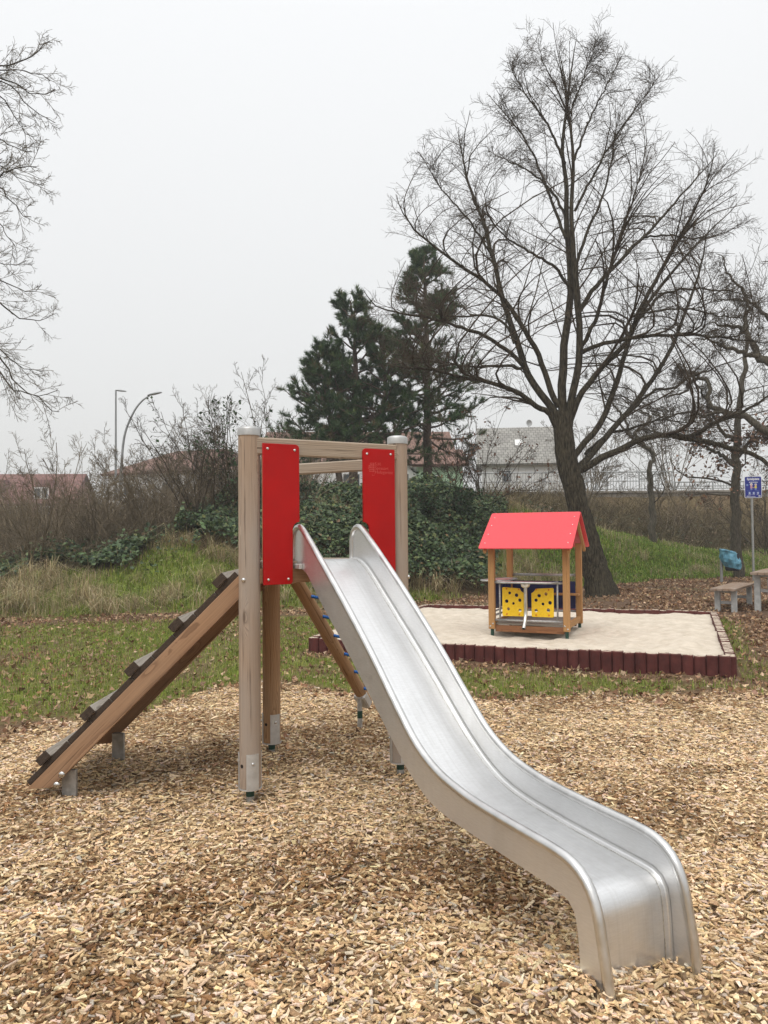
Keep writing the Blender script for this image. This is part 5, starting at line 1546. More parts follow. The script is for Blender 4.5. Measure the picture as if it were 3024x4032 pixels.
# ------------------------------------------------------------------ branching
def grow(P, R, n, t0, t1, ang, lenf, N, upw, wig, rs, g, flat_=1.0, minl=0.1):
    B, M, _ = P.shape
    idx = np.repeat(np.arange(B), n)
    C = len(idx)
    base = np.tile((np.arange(n) + 0.5) / n, B)
    t = np.clip(t0 + (t1 - t0) * (base + g.uniform(-0.5, 0.5, C) / n), 0, 0.999)
    f = t * (M - 1); i = np.floor(f).astype(int); fr = (f - i)[:, None]
    a = P[idx, i]; b = P[idx, i + 1]
    pos = a * (1 - fr) + b * fr
    T = b - a; T /= np.linalg.norm(T, axis=1, keepdims=True) + 1e-9
    rad = R[idx, i] * (1 - fr[:, 0]) + R[idx, i + 1] * fr[:, 0]
    PL = np.linalg.norm(np.diff(P, axis=1), axis=2).sum(1)[idx]
    L = np.clip(PL * g.uniform(lenf[0], lenf[1], C) * (1 - 0.62 * t), minl, 99)
    v = g.normal(0, 1, (C, 3)); v[:, 1] *= flat_
    v -= T * np.sum(v * T, 1, keepdims=True); v /= np.linalg.norm(v, axis=1, keepdims=True) + 1e-9
    an = np.radians(g.uniform(ang[0], ang[1], C))[:, None]
    d = T * np.cos(an) + v * np.sin(an)
    d[:, 2] += upw; d /= np.linalg.norm(d, axis=1, keepdims=True)
    Q = np.zeros((C, N, 3)); Q[:, 0] = pos
    for k in range(1, N):
        Q[:, k] = Q[:, k - 1] + d * (L / (N - 1))[:, None]
        d = d + g.normal(0, wig, (C, 3)); d[:, 2] += upw * 0.5
        d /= np.linalg.norm(d, axis=1, keepdims=True)
    r0_ = np.minimum(rad * 0.75, np.maximum(L * rs, 0.003))
    RR = r0_[:, None] * np.linspace(1, 0.4, N)[None]
    return Q, RR


def limb_arrays(data, n=26, wob=0.02, g=rng):
    P = np.stack([smooth_path(d[2], n) for d in data])
    w = g.normal(0, wob, P.shape); w[:, 0] = 0
    P = P + w
    s = np.linspace(0, 1, n)
    R = np.stack([d[1] + (d[0] - d[1]) * (1 - s) ** 0.85 for d in data])
    return P, R


def tube_mesh(name, parts):
    Vs, Fs_, o = [], [], 0
    for P, R, sides in parts:
        V_, F_ = tubes(P, R, sides)
        Vs.append(V_); Fs_.append(F_ + o); o += len(V_)
    return np_mesh(name, np.vstack(Vs), [np.vstack(Fs_)], smooth=True)


# big lime tree, limb by limb
lime = thing('lime_tree', (5.3, 18.9, 0), 'tall bare tree with leaning trunk and pointed crown behind the playhouse', 'tree')
g1 = np.random.default_rng(21)
LP, LR = limb_arrays(LIME, 30, 0.012, g1)
LR = LR * 0.70
LP[1:] = np.stack([smooth_path(p[:28], 30) for p in LP[1:]])
# flare at the foot of the trunk
LR[0] = np.interp(np.linspace(0, 1, 30), [0, 0.05, 0.15, 0.35, 0.7, 1], [0.44, 0.36, 0.30, 0.262, 0.255, 0.20])
LP[0, 0, 2] = -0.15
V0, F0 = tubes(LP[:1], LR[:1], 22)
ang = np.arctan2(V0[:, 1] - 18.9, V0[:, 0] - 5.0)
hgt = V0[:, 2]
V0[:, :2] += (0.03 * np.sin(ang * 7 + hgt * 1.2) + 0.10 * np.exp(-np.clip(hgt, 0, 9) / 0.35) * np.sin(ang * 5 + 1))[:, None] * np.stack([np.cos(ang), np.sin(ang)], 1)
V1, F1 = tubes(LP[1:], LR[1:], 9)
obj('trunk', np_mesh('trunk', np.vstack([V0, V1]), [np.vstack([F0, F1 + len(V0)])], smooth=True), MT['bark'], lime)
cP, cR = LP[1:], LR[1:]
b1, br1 = grow(cP, cR, 11, 0.15, 0.94, (30, 58), (0.18, 0.38), 7, 0.05, 0.06, 0.0085, g1, 1.0, 0.5)
# boughs that fill the rest of the crown, each springing from the nearest limb below it
hw_z = [4.6, 5.6, 6.7, 7.85, 9.0, 10.1, 11.3, 12.4, 13.5, 14.1]; hw_w = [4.0, 4.9, 5.2, 5.1, 4.9, 4.45, 3.5, 2.25, 1.35, 0.5]
nt_ = 330
tz_ = g1.uniform(5.0, 13.7, nt_); taz = g1.uniform(0, 2 * np.pi, nt_); tw = np.interp(tz_, hw_z, hw_w) * np.sqrt(g1.uniform(0.30, 0.86, nt_))
TG = np.stack([4.6 + tw * np.cos(taz), 18.9 + tw * np.sin(taz) * 0.85, tz_], 1)
lp_ = cP[:, 4:27].reshape(-1, 3); lr_ = cR[:, 4:27].reshape(-1); lt_ = np.gradient(cP, axis=1)[:, 4:27].reshape(-1, 3); lt_ /= np.linalg.norm(lt_, axis=1, keepdims=True)
D_ = TG[:, None] - lp_[None]; dd_ = np.linalg.norm(D_, axis=2)
cost = dd_ + 2.5 * np.clip(0.35 * dd_ - D_[:, :, 2], 0, 9) + 0.5 * np.abs(dd_ - 1.6)
jx = np.argmin(cost, axis=1)
sp_, st_, sr_ = lp_[jx], lt_[jx], lr_[jx]
ds_ = np.linalg.norm(TG - sp_, axis=1, keepdims=True)
u_ = np.linspace(0, 1, 7)[None, :, None]
ctl = sp_ + st_ * ds_ * 0.45
bt = (1 - u_) ** 2 * sp_[:, None] + 2 * u_ * (1 - u_) * ctl[:, None] + u_ ** 2 * TG[:, None]
bt[:, 1:] += g1.normal(0, 0.015, bt[:, 1:].shape)
btr = np.minimum(sr_ * 0.75, 0.010 * ds_[:, 0] + 0.004)[:, None] * np.linspace(1, 0.35, 7)[None]
b1 = np.concatenate([b1, bt]); br1 = np.concatenate([br1, btr])
b2, br2 = grow(b1, br1, 7, 0.10, 0.97, (32, 65), (0.28, 0.56), 4, 0.03, 0.08, 0.0075, g1, 1.0, 0.25)
b3, br3 = grow(b2, br2, 4, 0.12, 0.98, (32, 66), (0.38, 0.75), 3, 0.03, 0.09, 0.0065, g1, 1.0, 0.18)
b4, br4 = grow(cP, cR, 22, 0.22, 1.0, (40, 80), (0.05, 0.12), 4, 0.03, 0.10, 0.008, g1, 1.0, 0.2)
b5, br5 = grow(b4, br4, 4, 0.2, 1.0, (30, 65), (0.4, 0.7), 3, 0.02, 0.15, 0.010, g1, 1.0, 0.12)
br3 = np.clip(br3, 0.0026, 1); br5 = np.clip(br5, 0.0031, 1); br2 = np.clip(br2, 0.0042, 1)
obj('crown', tube_mesh('crown', [(b1, br1, 4), (b2, br2, 3), (b3, br3, 3), (b4, np.clip(br4, 0.005, 1), 3), (b5, br5, 3)]), MT['twig'], lime)

# tree whose branches reach in from the left
gl = np.random.default_rng(31)
ltree = thing('left_tree', (-8.9, 12.5, 0), 'bare tree beyond the left edge reaching fine branches into the sky', 'tree')
trunk_pts = [(-8.9, 12.5, -0.1), (-8.85, 12.5, 2.0), (-8.75, 12.55, 4.5), (-8.8, 12.5, 7.5), (-8.7, 12.4, 10), (-8.6, 12.4, 12.2)]
lt = [(0.30, 0.04, trunk_pts)]
for r_, r2_, pts in LEFT:
    z_ = pts[0][2]
    lt.append((r_ * 1.2, r2_, [(-8.8, 12.5, max(z_ - 0.9, 1.8))] + [tuple(p) for p in pts[:-1]] + [tuple(0.45 * a + 0.55 * b for a, b in zip(pts[-2], pts[-1]))]))
P_, R_ = limb_arrays(lt, 26, 0.015, gl)
obj('trunk', tube_mesh('trunk', [(P_[:1], R_[:1], 14), (P_[1:], np.clip(R_[1:] * 0.55, 0.006, 1), 6)]), MT['bark'], ltree)
b1, br1 = grow(P_[1:], R_[1:], 14, 0.35, 0.99, (22, 52), (0.14, 0.30), 7, 0.01, 0.07, 0.008, gl, 1.0, 0.2)
b2, br2 = grow(b1, br1, 6, 0.15, 0.98, (28, 58), (0.3, 0.6), 4, 0.01, 0.10, 0.008, gl, 1.0, 0.12)
b3, br3 = grow(b2, br2, 4, 0.2, 1.0, (28, 60), (0.3, 0.6), 2, 0.0, 0.12, 0.008, gl, 1.0, 0.07)
obj('crown', tube_mesh('crown', [(b1, np.clip(br1 * 0.8, 0.004, 1), 4), (b2, np.clip(br2, 0.003, 1), 3), (b3, np.clip(br3, 0.0024, 1), 3)]), MT['twig_l'], ltree)

# crooked trees on the right
RL_LAB = ['small crooked tree with broken stub growing in front of the railing', 'straight stemmed tree with rusty leaves behind the blue sign', 'crooked oak reaching gnarled branches in from the right edge']
for k, (limbs, lab) in enumerate(zip(RIGHT, RL_LAB)):
    gk = np.random.default_rng(41 + k)
    limbs = [list(l) for l in limbs]
    if k == 2:
        limbs.insert(0, [0.30, 0.06, [(13.0, 24.2, 0.2), (12.85, 24.1, 2.0), (12.7, 24.0, 4.1), (12.72, 24.0, 7.0), (12.8, 24.1, 9.0), (13.0, 24.2, 11.0)]])
    if k == 1: limbs[0][0] = 0.20
    p0 = limbs[0][2][0]
    zb = float(ground_z(p0[0], p0[1]))
    limbs[0][2] = [(p0[0], p0[1], zb - 0.2)] + [tuple(p) for p in limbs[0][2]]
    t = thing(['stub_tree', 'rusty_leaf_tree', 'crooked_oak'][k], (p0[0], p0[1], zb), lab, 'tree')
    P_, R_ = limb_arrays(limbs, 26, 0.035, gk)
    obj('trunk', tube_mesh('trunk', [(P_, R_, 8)]), MT['oak_bark'], t)
    b1, br1 = grow(P_, R_, 15, 0.25, 0.98, (35, 75), (0.16, 0.36), 7, 0.03, 0.26, 0.014, gk, 1.0, 0.3)
    b2, br2 = grow(b1, br1, 6, 0.15, 0.98, (35, 75), (0.3, 0.6), 6, 0.03, 0.28, 0.012, gk, 1.0, 0.2)
    b3, br3 = grow(b2, br2, 7, 0.15, 1.0, (35, 75), (0.3, 0.65), 2, 0.02, 0.2, 0.010, gk, 1.0, 0.12)
    obj('crown', tube_mesh('crown', [(b1, br1, 4), (b2, np.clip(br2, 0.006, 1), 3), (b3, np.clip(br3, 0.005, 1), 3)]), MT['twig'], t)
    if k == 1:
        tips = b3[:, -1][(b3[:, -1, 2] < 5.6)]
        tips = tips[gk.random(len(tips)) < 0.5]
        tips = np.vstack([tips, np.stack([gk.normal(11.9, 1.0, 220), gk.normal(26, 0.8, 220), gk.normal(3.7, 0.55, 220)], 1)])
        n = len(tips)
        S = gk.uniform(0.07, 0.15, n)[:, None]
        a1 = gk.normal(0, 1, (n, 3)); a1 /= np.linalg.norm(a1, axis=1, keepdims=True)
        a2 = np.cross(a1, gk.normal(0, 1, (n, 3))); a2 /= np.linalg.norm(a2, axis=1, keepdims=True)
        V_ = np.stack([tips, tips + a1 * S * 0.5 + a2 * S * 0.4, tips + a1 * S, tips + a1 * S * 0.5 - a2 * S * 0.4], 1).reshape(-1, 3)
        F_ = np.arange(n)[:, None] * 4 + np.array([[0, 1, 2, 3]])
        lv = obj('leaves', np_mesh('leaves', V_, [F_], pick([(0.20, 0.115, 0.07), (0.27, 0.155, 0.10), (0.15, 0.085, 0.055)], [1, 1, 1], n)), MT['leaf'], t)
        lv['kind'] = 'stuff'


# shrubs and thin young trees
def shrub(name, x, y, h, spread, stems, label, mat='twig_s', seed=0, dens=(7, 5, 4), r=0.022, group=None, leaves=None, upw=0.05, lean=None, leafpal=None):
    gs = np.random.default_rng(100 + seed)
    z = float(ground_z(x, y))
    t = thing(name, (x, y, z), label, 'shrub' if h < 4.5 else 'tree', {'bare_shrub': 'bare shrubs on the banks', 'young_tree': 'pale young trees in the background', 'leafy_shrub': 'small leafy bramble bushes'}.get(name))
    N = 10
    az = gs.uniform(0, 2 * np.pi, stems)
    d = np.stack([np.cos(az) * spread, np.sin(az) * spread, np.ones(stems)], 1) + gs.normal(0, 0.15, (stems, 3))
    if lean is not None: d[:, 0] += lean
    d /= np.linalg.norm(d, axis=1, keepdims=True)
    L = h * gs.uniform(0.7, 1.12, stems)
    P = np.zeros((stems, N, 3)); P[:, 0] = np.array([x, y, z - 0.08]) + np.stack([gs.normal(0, 0.16, stems), gs.normal(0, 0.16, stems), np.zeros(stems)], 1)
    for i in range(1, N):
        P[:, i] = P[:, i - 1] + d * (L / (N - 1))[:, None]
        d = d + gs.normal(0, 0.11, (stems, 3)); d /= np.linalg.norm(d, axis=1, keepdims=True)
    R = np.linspace(1, 0.3, N)[None] * np.full((stems, 1), r) * gs.uniform(0.7, 1.2, (stems, 1))
    obj('stem', tube_mesh('stem', [(P, R, 5)]), MT[mat], t)
    b1, r1 = grow(P, R, dens[0], 0.2, 0.98, (22, 55), (0.25, 0.5), 7, upw, 0.14, 0.009, gs, 1, 0.25)
    b2, r2 = grow(b1, r1, dens[1], 0.15, 0.98, (25, 60), (0.3, 0.6), 5, upw, 0.16, 0.009, gs, 1, 0.15)
    b3, r3 = grow(b2, r2, dens[2], 0.2, 1.0, (25, 60), (0.35, 0.7), 2, upw, 0.15, 0.009, gs, 1, 0.10)
    fine = max(0.0036, y * 0.00021)
    obj('crown', tube_mesh('crown', [(b1, np.clip(r1, fine * 1.3, 1), 3), (b2, np.clip(r2, fine, 1), 3), (b3, np.clip(r3, fine * 0.8, 1), 3)]), MT[mat], t)
    if leaves:
        tips = b3[:, -1]; tips = tips[gs.random(len(tips)) < leaves]
        n = len(tips); S = gs.uniform(0.06, 0.13, n)[:, None]
        a1 = gs.normal(0, 1, (n, 3)); a1[:, 2] -= 0.6; a1 /= np.linalg.norm(a1, axis=1, keepdims=True)
        a2 = np.cross(a1, gs.normal(0, 1, (n, 3))); a2 /= np.linalg.norm(a2, axis=1, keepdims=True)
        V_ = np.stack([tips, tips + a1 * S * 0.5 + a2 * S * 0.35, tips + a1 * S, tips + a1 * S * 0.5 - a2 * S * 0.35], 1).reshape(-1, 3)
        F_ = np.arange(n)[:, None] * 4 + np.array([[0, 1, 2, 3]])
        lv = obj('leaves', np_mesh('leaves', V_, [F_], pick(leafpal or [(0.16, 0.085, 0.055), (0.22, 0.12, 0.08)], [1, 1], n)), MT['leaf'], t)
        lv['kind'] = 'stuff'
    return t


shrub('bare_shrub', -8.7, 19.0, 3.3, 0.5, 12, 'bare spreading shrub at the far left below the red roofs', seed=1, dens=(8, 5, 4))
shrub('bare_shrub', -7.5, 20.5, 2.5, 0.75, 11, 'low wide bare shrub just right of the far left shrub', seed=2, dens=(8, 5, 4))
shrub('bare_shrub', -6.3, 21.0, 3.0, 0.8, 12, 'arching bare shrub in front of the two street lamps', seed=3, dens=(8, 5, 4))
shrub('bare_shrub', -4.9, 20.2, 3.4, 0.6, 12, 'dark stemmed bare shrub in front of the white building', seed=4, mat='twig')
shrub('bare_shrub', -3.9, 20.8, 3.4, 0.5, 11, 'dense bare shrub with ivy leaves just left of the tower post', seed=5, mat='twig', leaves=0.35, leafpal=[(0.045, 0.075, 0.035), (0.06, 0.095, 0.045)])
shrub('bare_shrub', -10.2, 26.5, 3.7, 0.7, 11, 'pale bare shrub in front of the red roofed houses', seed=6, mat='twig_s', dens=(8, 6, 4))
shrub('bare_shrub', -12.2, 24.0, 3.3, 0.6, 11, 'bare shrub cut by the left edge of the picture', seed=16, mat='twig_s', dens=(8, 5, 4))
shrub('bare_shrub', -9.0, 25.0, 3.6, 0.7, 12, 'olive bare shrub hiding the left end of the white building', seed=18, mat='twig_s', dens=(8, 6, 4))
shrub('bare_shrub', -7.4, 25.5, 3.9, 0.7, 12, 'olive bare shrub hiding the feet of the two lamps', seed=19, mat='twig_s', dens=(8, 6, 4))
shrub('bare_shrub', -5.8, 25.0, 3.5, 0.7, 13, 'tall olive bare shrub hiding the right half of the white building', seed=20, mat='twig_s', dens=(8, 6, 4))
shrub('young_tree', -8.0, 33.0, 4.6, 0.7, 11, 'pale bushy young tree with fine upright twigs beside the lamps', seed=7, mat='twig_l', dens=(9, 6, 4), r=0.03)
shrub('young_tree', -5.9, 31.0, 5.2, 0.65, 12, 'tall pale young tree between the lamps and the pines', seed=8, mat='twig_l', dens=(10, 6, 4), r=0.035)
shrub('young_tree', -4.0, 33.0, 6.2, 0.55, 11, 'pale young tree rising directly left of the tower post top', seed=9, mat='twig_l', dens=(10, 6, 4), r=0.03)
shrub('dry_leaf_shrub', 3.2, 24.6, 3.0, 0.5, 8, 'shrub with hanging brown dead leaves in front of the grey roofed house', seed=10, mat='twig', leaves=0.22)
shrub('bare_shrub', 2.4, 25.6, 3.2, 0.45, 7, 'thin bare shrub between the tall pine and the grey roofed house', seed=11, mat='twig', leaves=0.05)
shrub('bare_shrub', 8.4, 33.5, 3.6, 0.7, 10, 'bare shrub below the railing just right of the leaning trunk', seed=12, mat='twig_s')
shrub('bare_shrub', 12.2, 33.0, 3.6, 0.8, 10, 'tangled bare shrub below the railing left of the sign', seed=13, mat='twig_s')
shrub('bare_shrub', 15.6, 31.0, 4.0, 0.7, 11, 'bare thicket shrub right behind the sign post', seed=14, mat='twig')
shrub('young_tree', 12.5, 46.0, 5.6, 0.5, 8, 'pale misty young tree beyond the railing', seed=15, mat='twig_l', dens=(9, 5, 4), r=0.03)
shrub('young_tree', 16.5, 44.0, 7.5, 0.5, 9, 'misty bare tree beyond the railing above the sign', seed=17, mat='twig_l', dens=(9, 5, 4), r=0.04)
for i, (x, y, h, lab) in enumerate(((-2.9, 21.5, 1.5, 'small leafy bramble bush left of the tower'), (1.6, 21.9, 1.2, 'small leafy bramble bush right of the tower post'))):
    shrub('leafy_shrub', x, y, h, 0.9, 9, lab, seed=30 + i, mat='twig', dens=(6, 5, 5), leaves=0.9, leafpal=[(0.03, 0.06, 0.028), (0.05, 0.085, 0.04)], r=0.012)


# ------------------------------------------------------------------ pines
def pine(name, base, top, label, seed, crown0, width, stems=((0, 0),), density=1.0, rad=0.17):
    gp = np.random.default_rng(seed)
    x, y = base
    z = float(ground_z(x, y))
    t = thing(name, (x, y, z), label, 'tree', 'pines behind the tower')
    trunks, br = [], []
    for k, (dx, dz) in enumerate(stems):
        tp = (x + dx + gp.normal(0, 0.1), y + gp.normal(0, 0.3), top + dz)
        pts = [(x + dx * 0.25, y, z - 0.2), (x + dx * 0.7 + gp.normal(0, 0.06), y, z + (tp[2] - z) * 0.35), (x + dx + gp.normal(0, 0.08), y, z + (tp[2] - z) * 0.7), tp]
        trunks.append((rad * (1 if k == 0 else 0.75), 0.03, pts))
    P, R = limb_arrays(trunks, 24, 0.012, gp)
    lim = []
    for k in range(len(trunks)):
        zt = P[k, -1, 2]; zb = crown0
        nb = int(56 * density)
        for i in range(nb):
            f = (i + gp.random()) / nb
            zz_ = zb + (zt - zb) * f
            if zz_ > zt - 0.1: continue
            j = np.searchsorted(P[k, :, 2], zz_); j = min(max(j, 1), 23)
            c = P[k, j]
            L = width * (1 - f) ** 0.75 * gp.uniform(0.55, 1.1) + 0.3
            az = gp.uniform(0, 2 * np.pi)
            el = np.interp(f, [0, 0.4, 1], [-0.05, 0.25, 0.9]) + gp.normal(0, 0.15)
            d = np.array([np.cos(az), np.sin(az), el])
            q = [np.array([c[0], c[1], zz_])]
            for s_ in range(4):
                q.append(q[-1] + d * L / 4 / np.linalg.norm(d))
                d = d + gp.normal(0, 0.14, 3) + np.array([0, 0, 0.10])
            lim.append((0.028 * min(L, 2) ** 0.7 + 0.008, 0.008, q))
    BP, BR = limb_arrays(lim, 9, 0.01, gp)
    s1, sr1 = grow(BP, BR, 8, 0.30, 0.98, (30, 60), (0.25, 0.5), 5, 0.12, 0.12, 0.010, gp, 1, 0.25)
    obj('trunk', tube_mesh('trunk', [(P, R, 12)]), MT['pine_bark'], t)
    obj('branches', tube_mesh('branches', [(BP, BR, 5), (s1, np.clip(sr1, 0.007, 1), 3)]), MT['pine_bark'], t)
    # needle tufts along the outer part of the twigs
    cl, dr = [], []
    for f in (0.55, 0.8, 1.0):
        i = int(f * 4)
        cl.append(s1[:, i]); dd = s1[:, i] - s1[:, i - 1]; dr.append(dd)
    cl.append(BP[:, -1]); dr.append(BP[:, -1] - BP[:, -2])
    cl.append(BP[:, -3]); dr.append(BP[:, -3] - BP[:, -4])
    cl = np.vstack(cl); dr = np.vstack(dr)
    dr /= np.linalg.norm(dr, axis=1, keepdims=True) + 1e-9
    m = 30
    n = len(cl)
    C = np.repeat(cl, m, 0); D = np.repeat(dr, m, 0)
    v = gp.normal(0, 1, C.shape); v /= np.linalg.norm(v, axis=1, keepdims=True)
    nd_ = v * 0.85 + D * 0.75 + np.array([0, 0, 0.25]); nd_ /= np.linalg.norm(nd_, axis=1, keepdims=True)
    L = gp.uniform(0.12, 0.23, len(C))[:, None]
    sd_ = np.cross(nd_, gp.normal(0, 1, C.shape)); sd_ /= np.linalg.norm(sd_, axis=1, keepdims=True)
    C = C + D * gp.uniform(-0.10, 0.06, (len(C), 1))
    V = np.stack([C - sd_ * 0.010, C + sd_ * 0.010, C + nd_ * L], 1).reshape(-1, 3)
    F = np.arange(len(C))[:, None] * 3 + np.array([[0, 1, 2]])
    cc = pick([(0.058, 0.105, 0.042), (0.082, 0.135, 0.052), (0.040, 0.075, 0.032), (0.12, 0.16, 0.06), (0.15, 0.11, 0.06)], [5, 5, 4, 2, 0.7], n, 0.2)
    cr = obj('crown', np_mesh('crown', V, [F], np.repeat(cc, m, 0)), MT['needle'], t)
    return t


pine('pine_tree', (-1.05, 27.0), 9.75, 'bushy dark pine with several stems behind the tower', 51, 4.2, 2.35, ((0, 0), (1.0, -1.3), (-0.9, -1.9)), 1.0, 0.18)
pine('pine_tree', (1.62, 28.0), 11.9, 'tall slim pine with a bare pale lower trunk right of the tower', 52, 5.0, 2.35, ((0, 0),), 1.7, 0.19)


# ------------------------------------------------------------------ houses beyond
def gable_house(name, c, yaw, L, Dp, zb, eave, ridge, wall, roofm, label, windows=(), over=0.35, dormers=(), skylights=(), chim=None, hip=0.0):
    t = thing(name, (c[0], c[1], zb), label, 'house')
    M = Matrix.Translation((c[0], c[1], 0)) @ Matrix.Rotation(yaw, 4, 'Z')
    bm = bmesh.new()
    x, y = L / 2, Dp / 2
    if hip == 0:
        vs = [(-x, -y, zb), (x, -y, zb), (x, y, zb), (-x, y, zb), (-x, -y, eave), (x, -y, eave), (x, y, eave), (-x, y, eave), (-x, 0, ridge - 0.08), (x, 0, ridge - 0.08)]
        fs = [(0, 1, 5, 4), (2, 3, 7, 6), (1, 2, 6, 9, 5), (3, 0, 4, 8, 7)]
    else:
        vs = [(-x, -y, zb), (x, -y, zb), (x, y, zb), (-x, y, zb), (-x, -y, eave), (x, -y, eave), (x, y, eave), (-x, y, eave)]
        fs = [(0, 1, 5, 4), (2, 3, 7, 6), (1, 2, 6, 5), (3, 0, 4, 7)]
    v = [bm.verts.new(q) for q in vs]
    for f in fs: bm.faces.new([v[i] for i in f])
    obj('wall', bm_mesh(bm, 'wall'), wall, t, M)
    sl_ = (ridge - eave) / y
    for s in (-1, 1):
        # roof slab in its own frame: x along ridge, y up the slope
        ln = math.hypot(y + over, (y + over) * sl_)
        th = math.atan(sl_)
        Mr = M @ Matrix.Translation((0, s * (y + over) / 2, (ridge + eave - over * sl_) / 2 + 0.06)) @ Matrix.Rotation(0 if s < 0 else math.pi, 4, 'Z') @ Matrix.Rotation(th, 4, 'X')
        if hip:
            pts = [(-x - over, -ln / 2), (x + over, -ln / 2), (x + over - (hip if s < 0 else hip), ln / 2), (-x - over + hip, ln / 2)]
        else:
            pts = [(-x - over, -ln / 2), (x + over, -ln / 2), (x + over, ln / 2), (-x - over, ln / 2)]
        rf = prism('roof', pts, 0.16, roofm, t, Mr)
        if s < 0:
            for (a, b, w, h) in skylights:
                Mk = Mr @ Matrix.Translation((a, b, 0.12))
                k_ = obj('skylight', box_mesh(w, h, 0.08, 0.01), MT['frame_w'], rf, Mk)
            for (a, b, w, h) in dormers:
                Md = Mr @ Matrix.Translation((a, b, 0.0)) @ Matrix.Rotation(-th, 4, 'X')
                dm = obj('dormer', box_mesh(w, 1.6, h, 0.02), MT['roof_red2'], rf, Md @ Matrix.Translation((0, 0.4, h / 2)))
    if hip:
        for s in (-1, 1):
            bm = bmesh.new()
            X = s * (x + over); zl = eave - over * sl_ + 0.06
            a = [bm.verts.new(q) for q in ((X, -s * (y + over), zl), (X, s * (y + over), zl), (X - s * hip, 0, ridge + 0.06))]
            bm.faces.new(a)
            obj('roof_hip', bm_mesh(bm, 'roof_hip'), roofm, t, M)
    for (u, z, w, h) in windows:
        Mw = M @ Matrix.Translation((u, -y - 0.02, z))
        f = obj('window', box_mesh(w, 0.08, h, 0.01), MT['frame_w'], t, Mw)
        obj('pane', box_mesh(w - 0.16, 0.04, h - 0.16, 0.0), MT['glass'], f, Mw @ Matrix.Translation((0, -0.035, 0)))
    if chim:
        a, b, h = chim
        obj('chimney', box_mesh(0.5, 0.5, h, 0.02), MT['plaster_r'], t, M @ Matrix.Translation((a, b, ridge + h / 2 - 0.5)))
    return t, M


hz = 2.6
t4, M4 = gable_house('grey_roof_house', (9.55, 53.0), math.radians(-7), 5.5, 7.4, hz, 6.15, 8.75, MT['plaster'], MT['roof_grey'], 'white house with grey tiled roof behind the leaning tree trunk',
                     windows=((-1.2, 5.2, 0.7, 0.9),), skylights=((-0.3, 0.2, 0.5, 0.8),))
# satellite dish on its ridge
Md = M4 @ Matrix.Translation((0.5, 0, 8.8))
obj('satellite_dish', lathe_mesh([(0.0, 0.02), (0.02, 0.12), (0.07, 0.24)], 16, 'satellite_dish', caps=False), MT['galv'], t4, Md @ Matrix.Rotation(math.radians(-60), 4, 'Z') @ Matrix.Translation((0, 0, 0.35)))
rod('dish_mast', M4 @ Vector((0.5, 0, 8.7)), M4 @ Vector((0.5, 0, 9.25)), 0.03, MT['galv'], t4, 8)
gable_house('brown_roof_house', (-1.6, 49.0), math.radians(3), 11.0, 7.5, hz, 5.9, 8.0, MT['plaster'], MT['roof_brown'], 'pale house with brown roof behind the pines',
            windows=((-3.5, 4.6, 1.1, 1.2), (-0.5, 4.6, 1.1, 1.2), (2.4, 4.6, 1.1, 1.2)))
gable_house('green_house', (3.2, 47.0), math.radians(2), 2.6, 5.0, hz, 5.6, 6.6, MT['plaster_g'], MT['roof_brown'], 'narrow pale green house part right of the tall pine trunk', windows=((-0.5, 4.5, 0.8, 1.0),))
gable_house('white_hall', (-13.1, 55.0), math.radians(-22), 9.6, 8.0, hz, 5.9, 7.6, MT['plaster'], MT['roof_brown'], 'long white building with brown hipped roof behind the lamps',
            windows=tuple((u, 4.7, 0.9, 1.0) for u in (-3, 0.2, 3.2)), hip=3.0)
t_r, M_r = gable_house('red_roof_house', (-40.0, 84.0), math.radians(4), 14.0, 9.0, hz, 5.2, 8.4, MT['plaster_r'], MT['roof_red2'], 'row house with steep red roof and dormers at the far left',
            windows=((-4.5, 4.2, 1.1, 1.2), (-1.5, 4.2, 1.1, 1.2), (1.5, 4.2, 1.1, 1.2), (4.5, 4.2, 1.1, 1.2)), dormers=((-1.0, -0.6, 1.7, 1.3), (4.0, -0.6, 1.7, 1.3)), skylights=((-4.4, -0.4, 0.8, 1.0),))
for u in (-1.0, 4.0):
    Mw = M_r @ Matrix.Translation((u, -4.15, 6.2))
    f = obj('dormer_window', box_mesh(1.5, 0.1, 1.2, 0.01), MT['frame_w'], t_r, Mw)
    for s in (-0.36, 0.36):
        obj('pane', box_mesh(0.56, 0.05, 0.95, 0), MT['glass'], f, Mw @ Matrix.Translation((s, -0.05, 0)))

# ------------------------------------------------------------------ retaining wall and railings
wl = thing('retaining_wall', (12.0, 38.1, 2.6), 'low concrete retaining wall along the top of the embankment', 'wall')
beam('wall_body', (4.0, 38.1, 3.0), (24.0, 38.1, 3.0), 0.3, 1.0, MT['concrete'], wl, 0.02)
beam('coping', (3.95, 38.1, 3.55), (24.05, 38.1, 3.55), 0.42, 0.12, MT['concrete'], wl, 0.02)


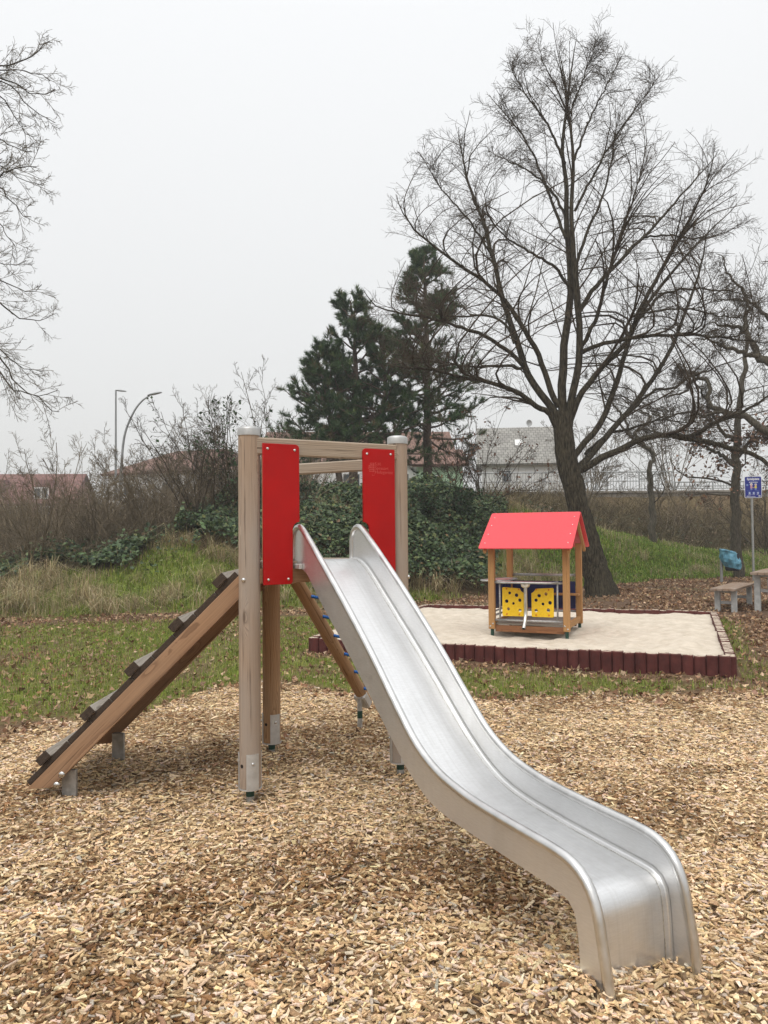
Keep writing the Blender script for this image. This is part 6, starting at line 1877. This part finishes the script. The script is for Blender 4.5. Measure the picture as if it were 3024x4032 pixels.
def railing(name, p0, p1, h, label, step=0.13, postn=5, mat='rail_white', r=0.014):
    p0, p1 = Vector(p0), Vector(p1)
    t = thing(name, (p0 + p1) / 2, label, 'railing')
    rod('top_rail', p0 + UPV * h, p1 + UPV * h, 0.03, MT[mat], t, 8)
    rod('middle_rail', p0 + UPV * h * 0.52, p1 + UPV * h * 0.52, 0.022, MT[mat], t, 8)
    rod('bottom_rail', p0 + UPV * 0.1, p1 + UPV * 0.1, 0.022, MT[mat], t, 8)
    L = (p1 - p0).length; d = (p1 - p0).normalized()
    n = int(L / step)
    P = np.array([[tuple(p0 + d * step * (i + 0.5) + UPV * 0.1), tuple(p0 + d * step * (i + 0.5) + UPV * h)] for i in range(n)])
    V_, F_ = tubes(P, np.full((n, 2), r), 4)
    bars = obj('bars', np_mesh('bars', V_, [F_]), MT[mat], t)
    bars['kind'] = 'stuff'
    for i in range(postn + 1):
        q = p0 + (p1 - p0) * i / postn
        beam('railing_post', q, q + UPV * (h + 0.03), 0.05, 0.05, MT[mat], t, 0.004, upv=d)
    return t


railing('bridge_railing', (4.6, 38.1, 3.61), (14.3, 38.1, 3.61), 0.95, 'tall pale metal railing on the concrete ledge behind the leaning trunk', 0.14, 6)
railing('bridge_railing', (14.4, 38.1, 3.61), (24.0, 38.1, 3.61), 0.42, 'low pale railing on the concrete ledge behind the sign', 0.14, 5)
gz_ = float(ground_z(-8.5, 41.5))
railing('street_railing', (-15.5, 43.5, gz_), (-8.6, 40.5, gz_), 1.25, 'dark railing in front of the long white building', 0.16, 5, 'lamp_pole')

# ------------------------------------------------------------------ street lamps
zl = float(ground_z(-15.7, 45))
l1 = thing('street_lamp', (-15.7, 45, zl), 'straight street lamp with small flat head, left of the curved one', 'street lamp', 'street lamps')
rod('lamp_post', (-15.7, 45, zl - 0.3), (-15.7, 45, 10.12), 0.09, MT['lamp_pole'], l1, 12, prof=[(-(10.42 - zl) / 2, 0.085), ((10.42 - zl) / 2, 0.045)])
bm = bmesh.new()
bmesh.ops.create_icosphere(bm, subdivisions=2, radius=1.0)
for v in bm.verts: v.co = Vector((v.co.x * 0.36, v.co.y * 0.13, v.co.z * 0.07 * (1 if v.co.z > 0 else 0.5)))
head = bm_mesh(bm, 'lamp_head', True)
obj('lamp_head', head, MT['lamp_pole'], l1, Matrix.Translation((-15.42, 45, 10.13)) @ Matrix.Rotation(math.radians(6), 4, 'Y'))
zl2 = float(ground_z(-14.7, 43))
l2 = thing('street_lamp', (-14.72, 43, zl2), 'curved swan neck street lamp bending to the right', 'street lamp', 'street lamps')
tube_obj('lamp_post', [(-14.74, 43, zl2 - 0.3), (-14.72, 43, 4.0), (-14.66, 43, 5.9), (-14.47, 43, 7.4), (-13.97, 43, 8.6), (-13.50, 43, 9.2), (-13.12, 43, 9.46)], [0.095, 0.085, 0.07, 0.06, 0.045], MT['lamp_pole'], l2, 12, 40)
obj('lamp_head', head.copy(), MT['lamp_pole'], l2, Matrix.Translation((-12.82, 43, 9.56)) @ Matrix.Rotation(math.radians(-12), 4, 'Y') @ Matrix.Scale(1.25, 4))

# ------------------------------------------------------------------ damp winter air
bm = bmesh.new()
bmesh.ops.create_cube(bm, size=1.0)
for v in bm.verts: v.co = Vector((v.co.x * 3400, v.co.y * 3000 + 900, -1.6 + (v.co.z + 0.5) * 19.6))
hm = bpy.data.materials.new('winter_haze')
hm.use_nodes = True
hn = hm.node_tree
hn.nodes.clear()
ho = hn.nodes.new('ShaderNodeOutputMaterial')
pv = hn.nodes.new('ShaderNodeVolumePrincipled')
pv.inputs['Color'].default_value = (0.92, 0.93, 0.94, 1)
pv.inputs['Density'].default_value = 0.0019
pv.inputs['Anisotropy'].default_value = 0.2
hn.links.new(pv.outputs[0], ho.inputs['Volume'])
haze = obj('haze', bm_mesh(bm, 'haze'), hm)
tag(haze, 'thin winter haze lying over the whole place', kind='stuff')
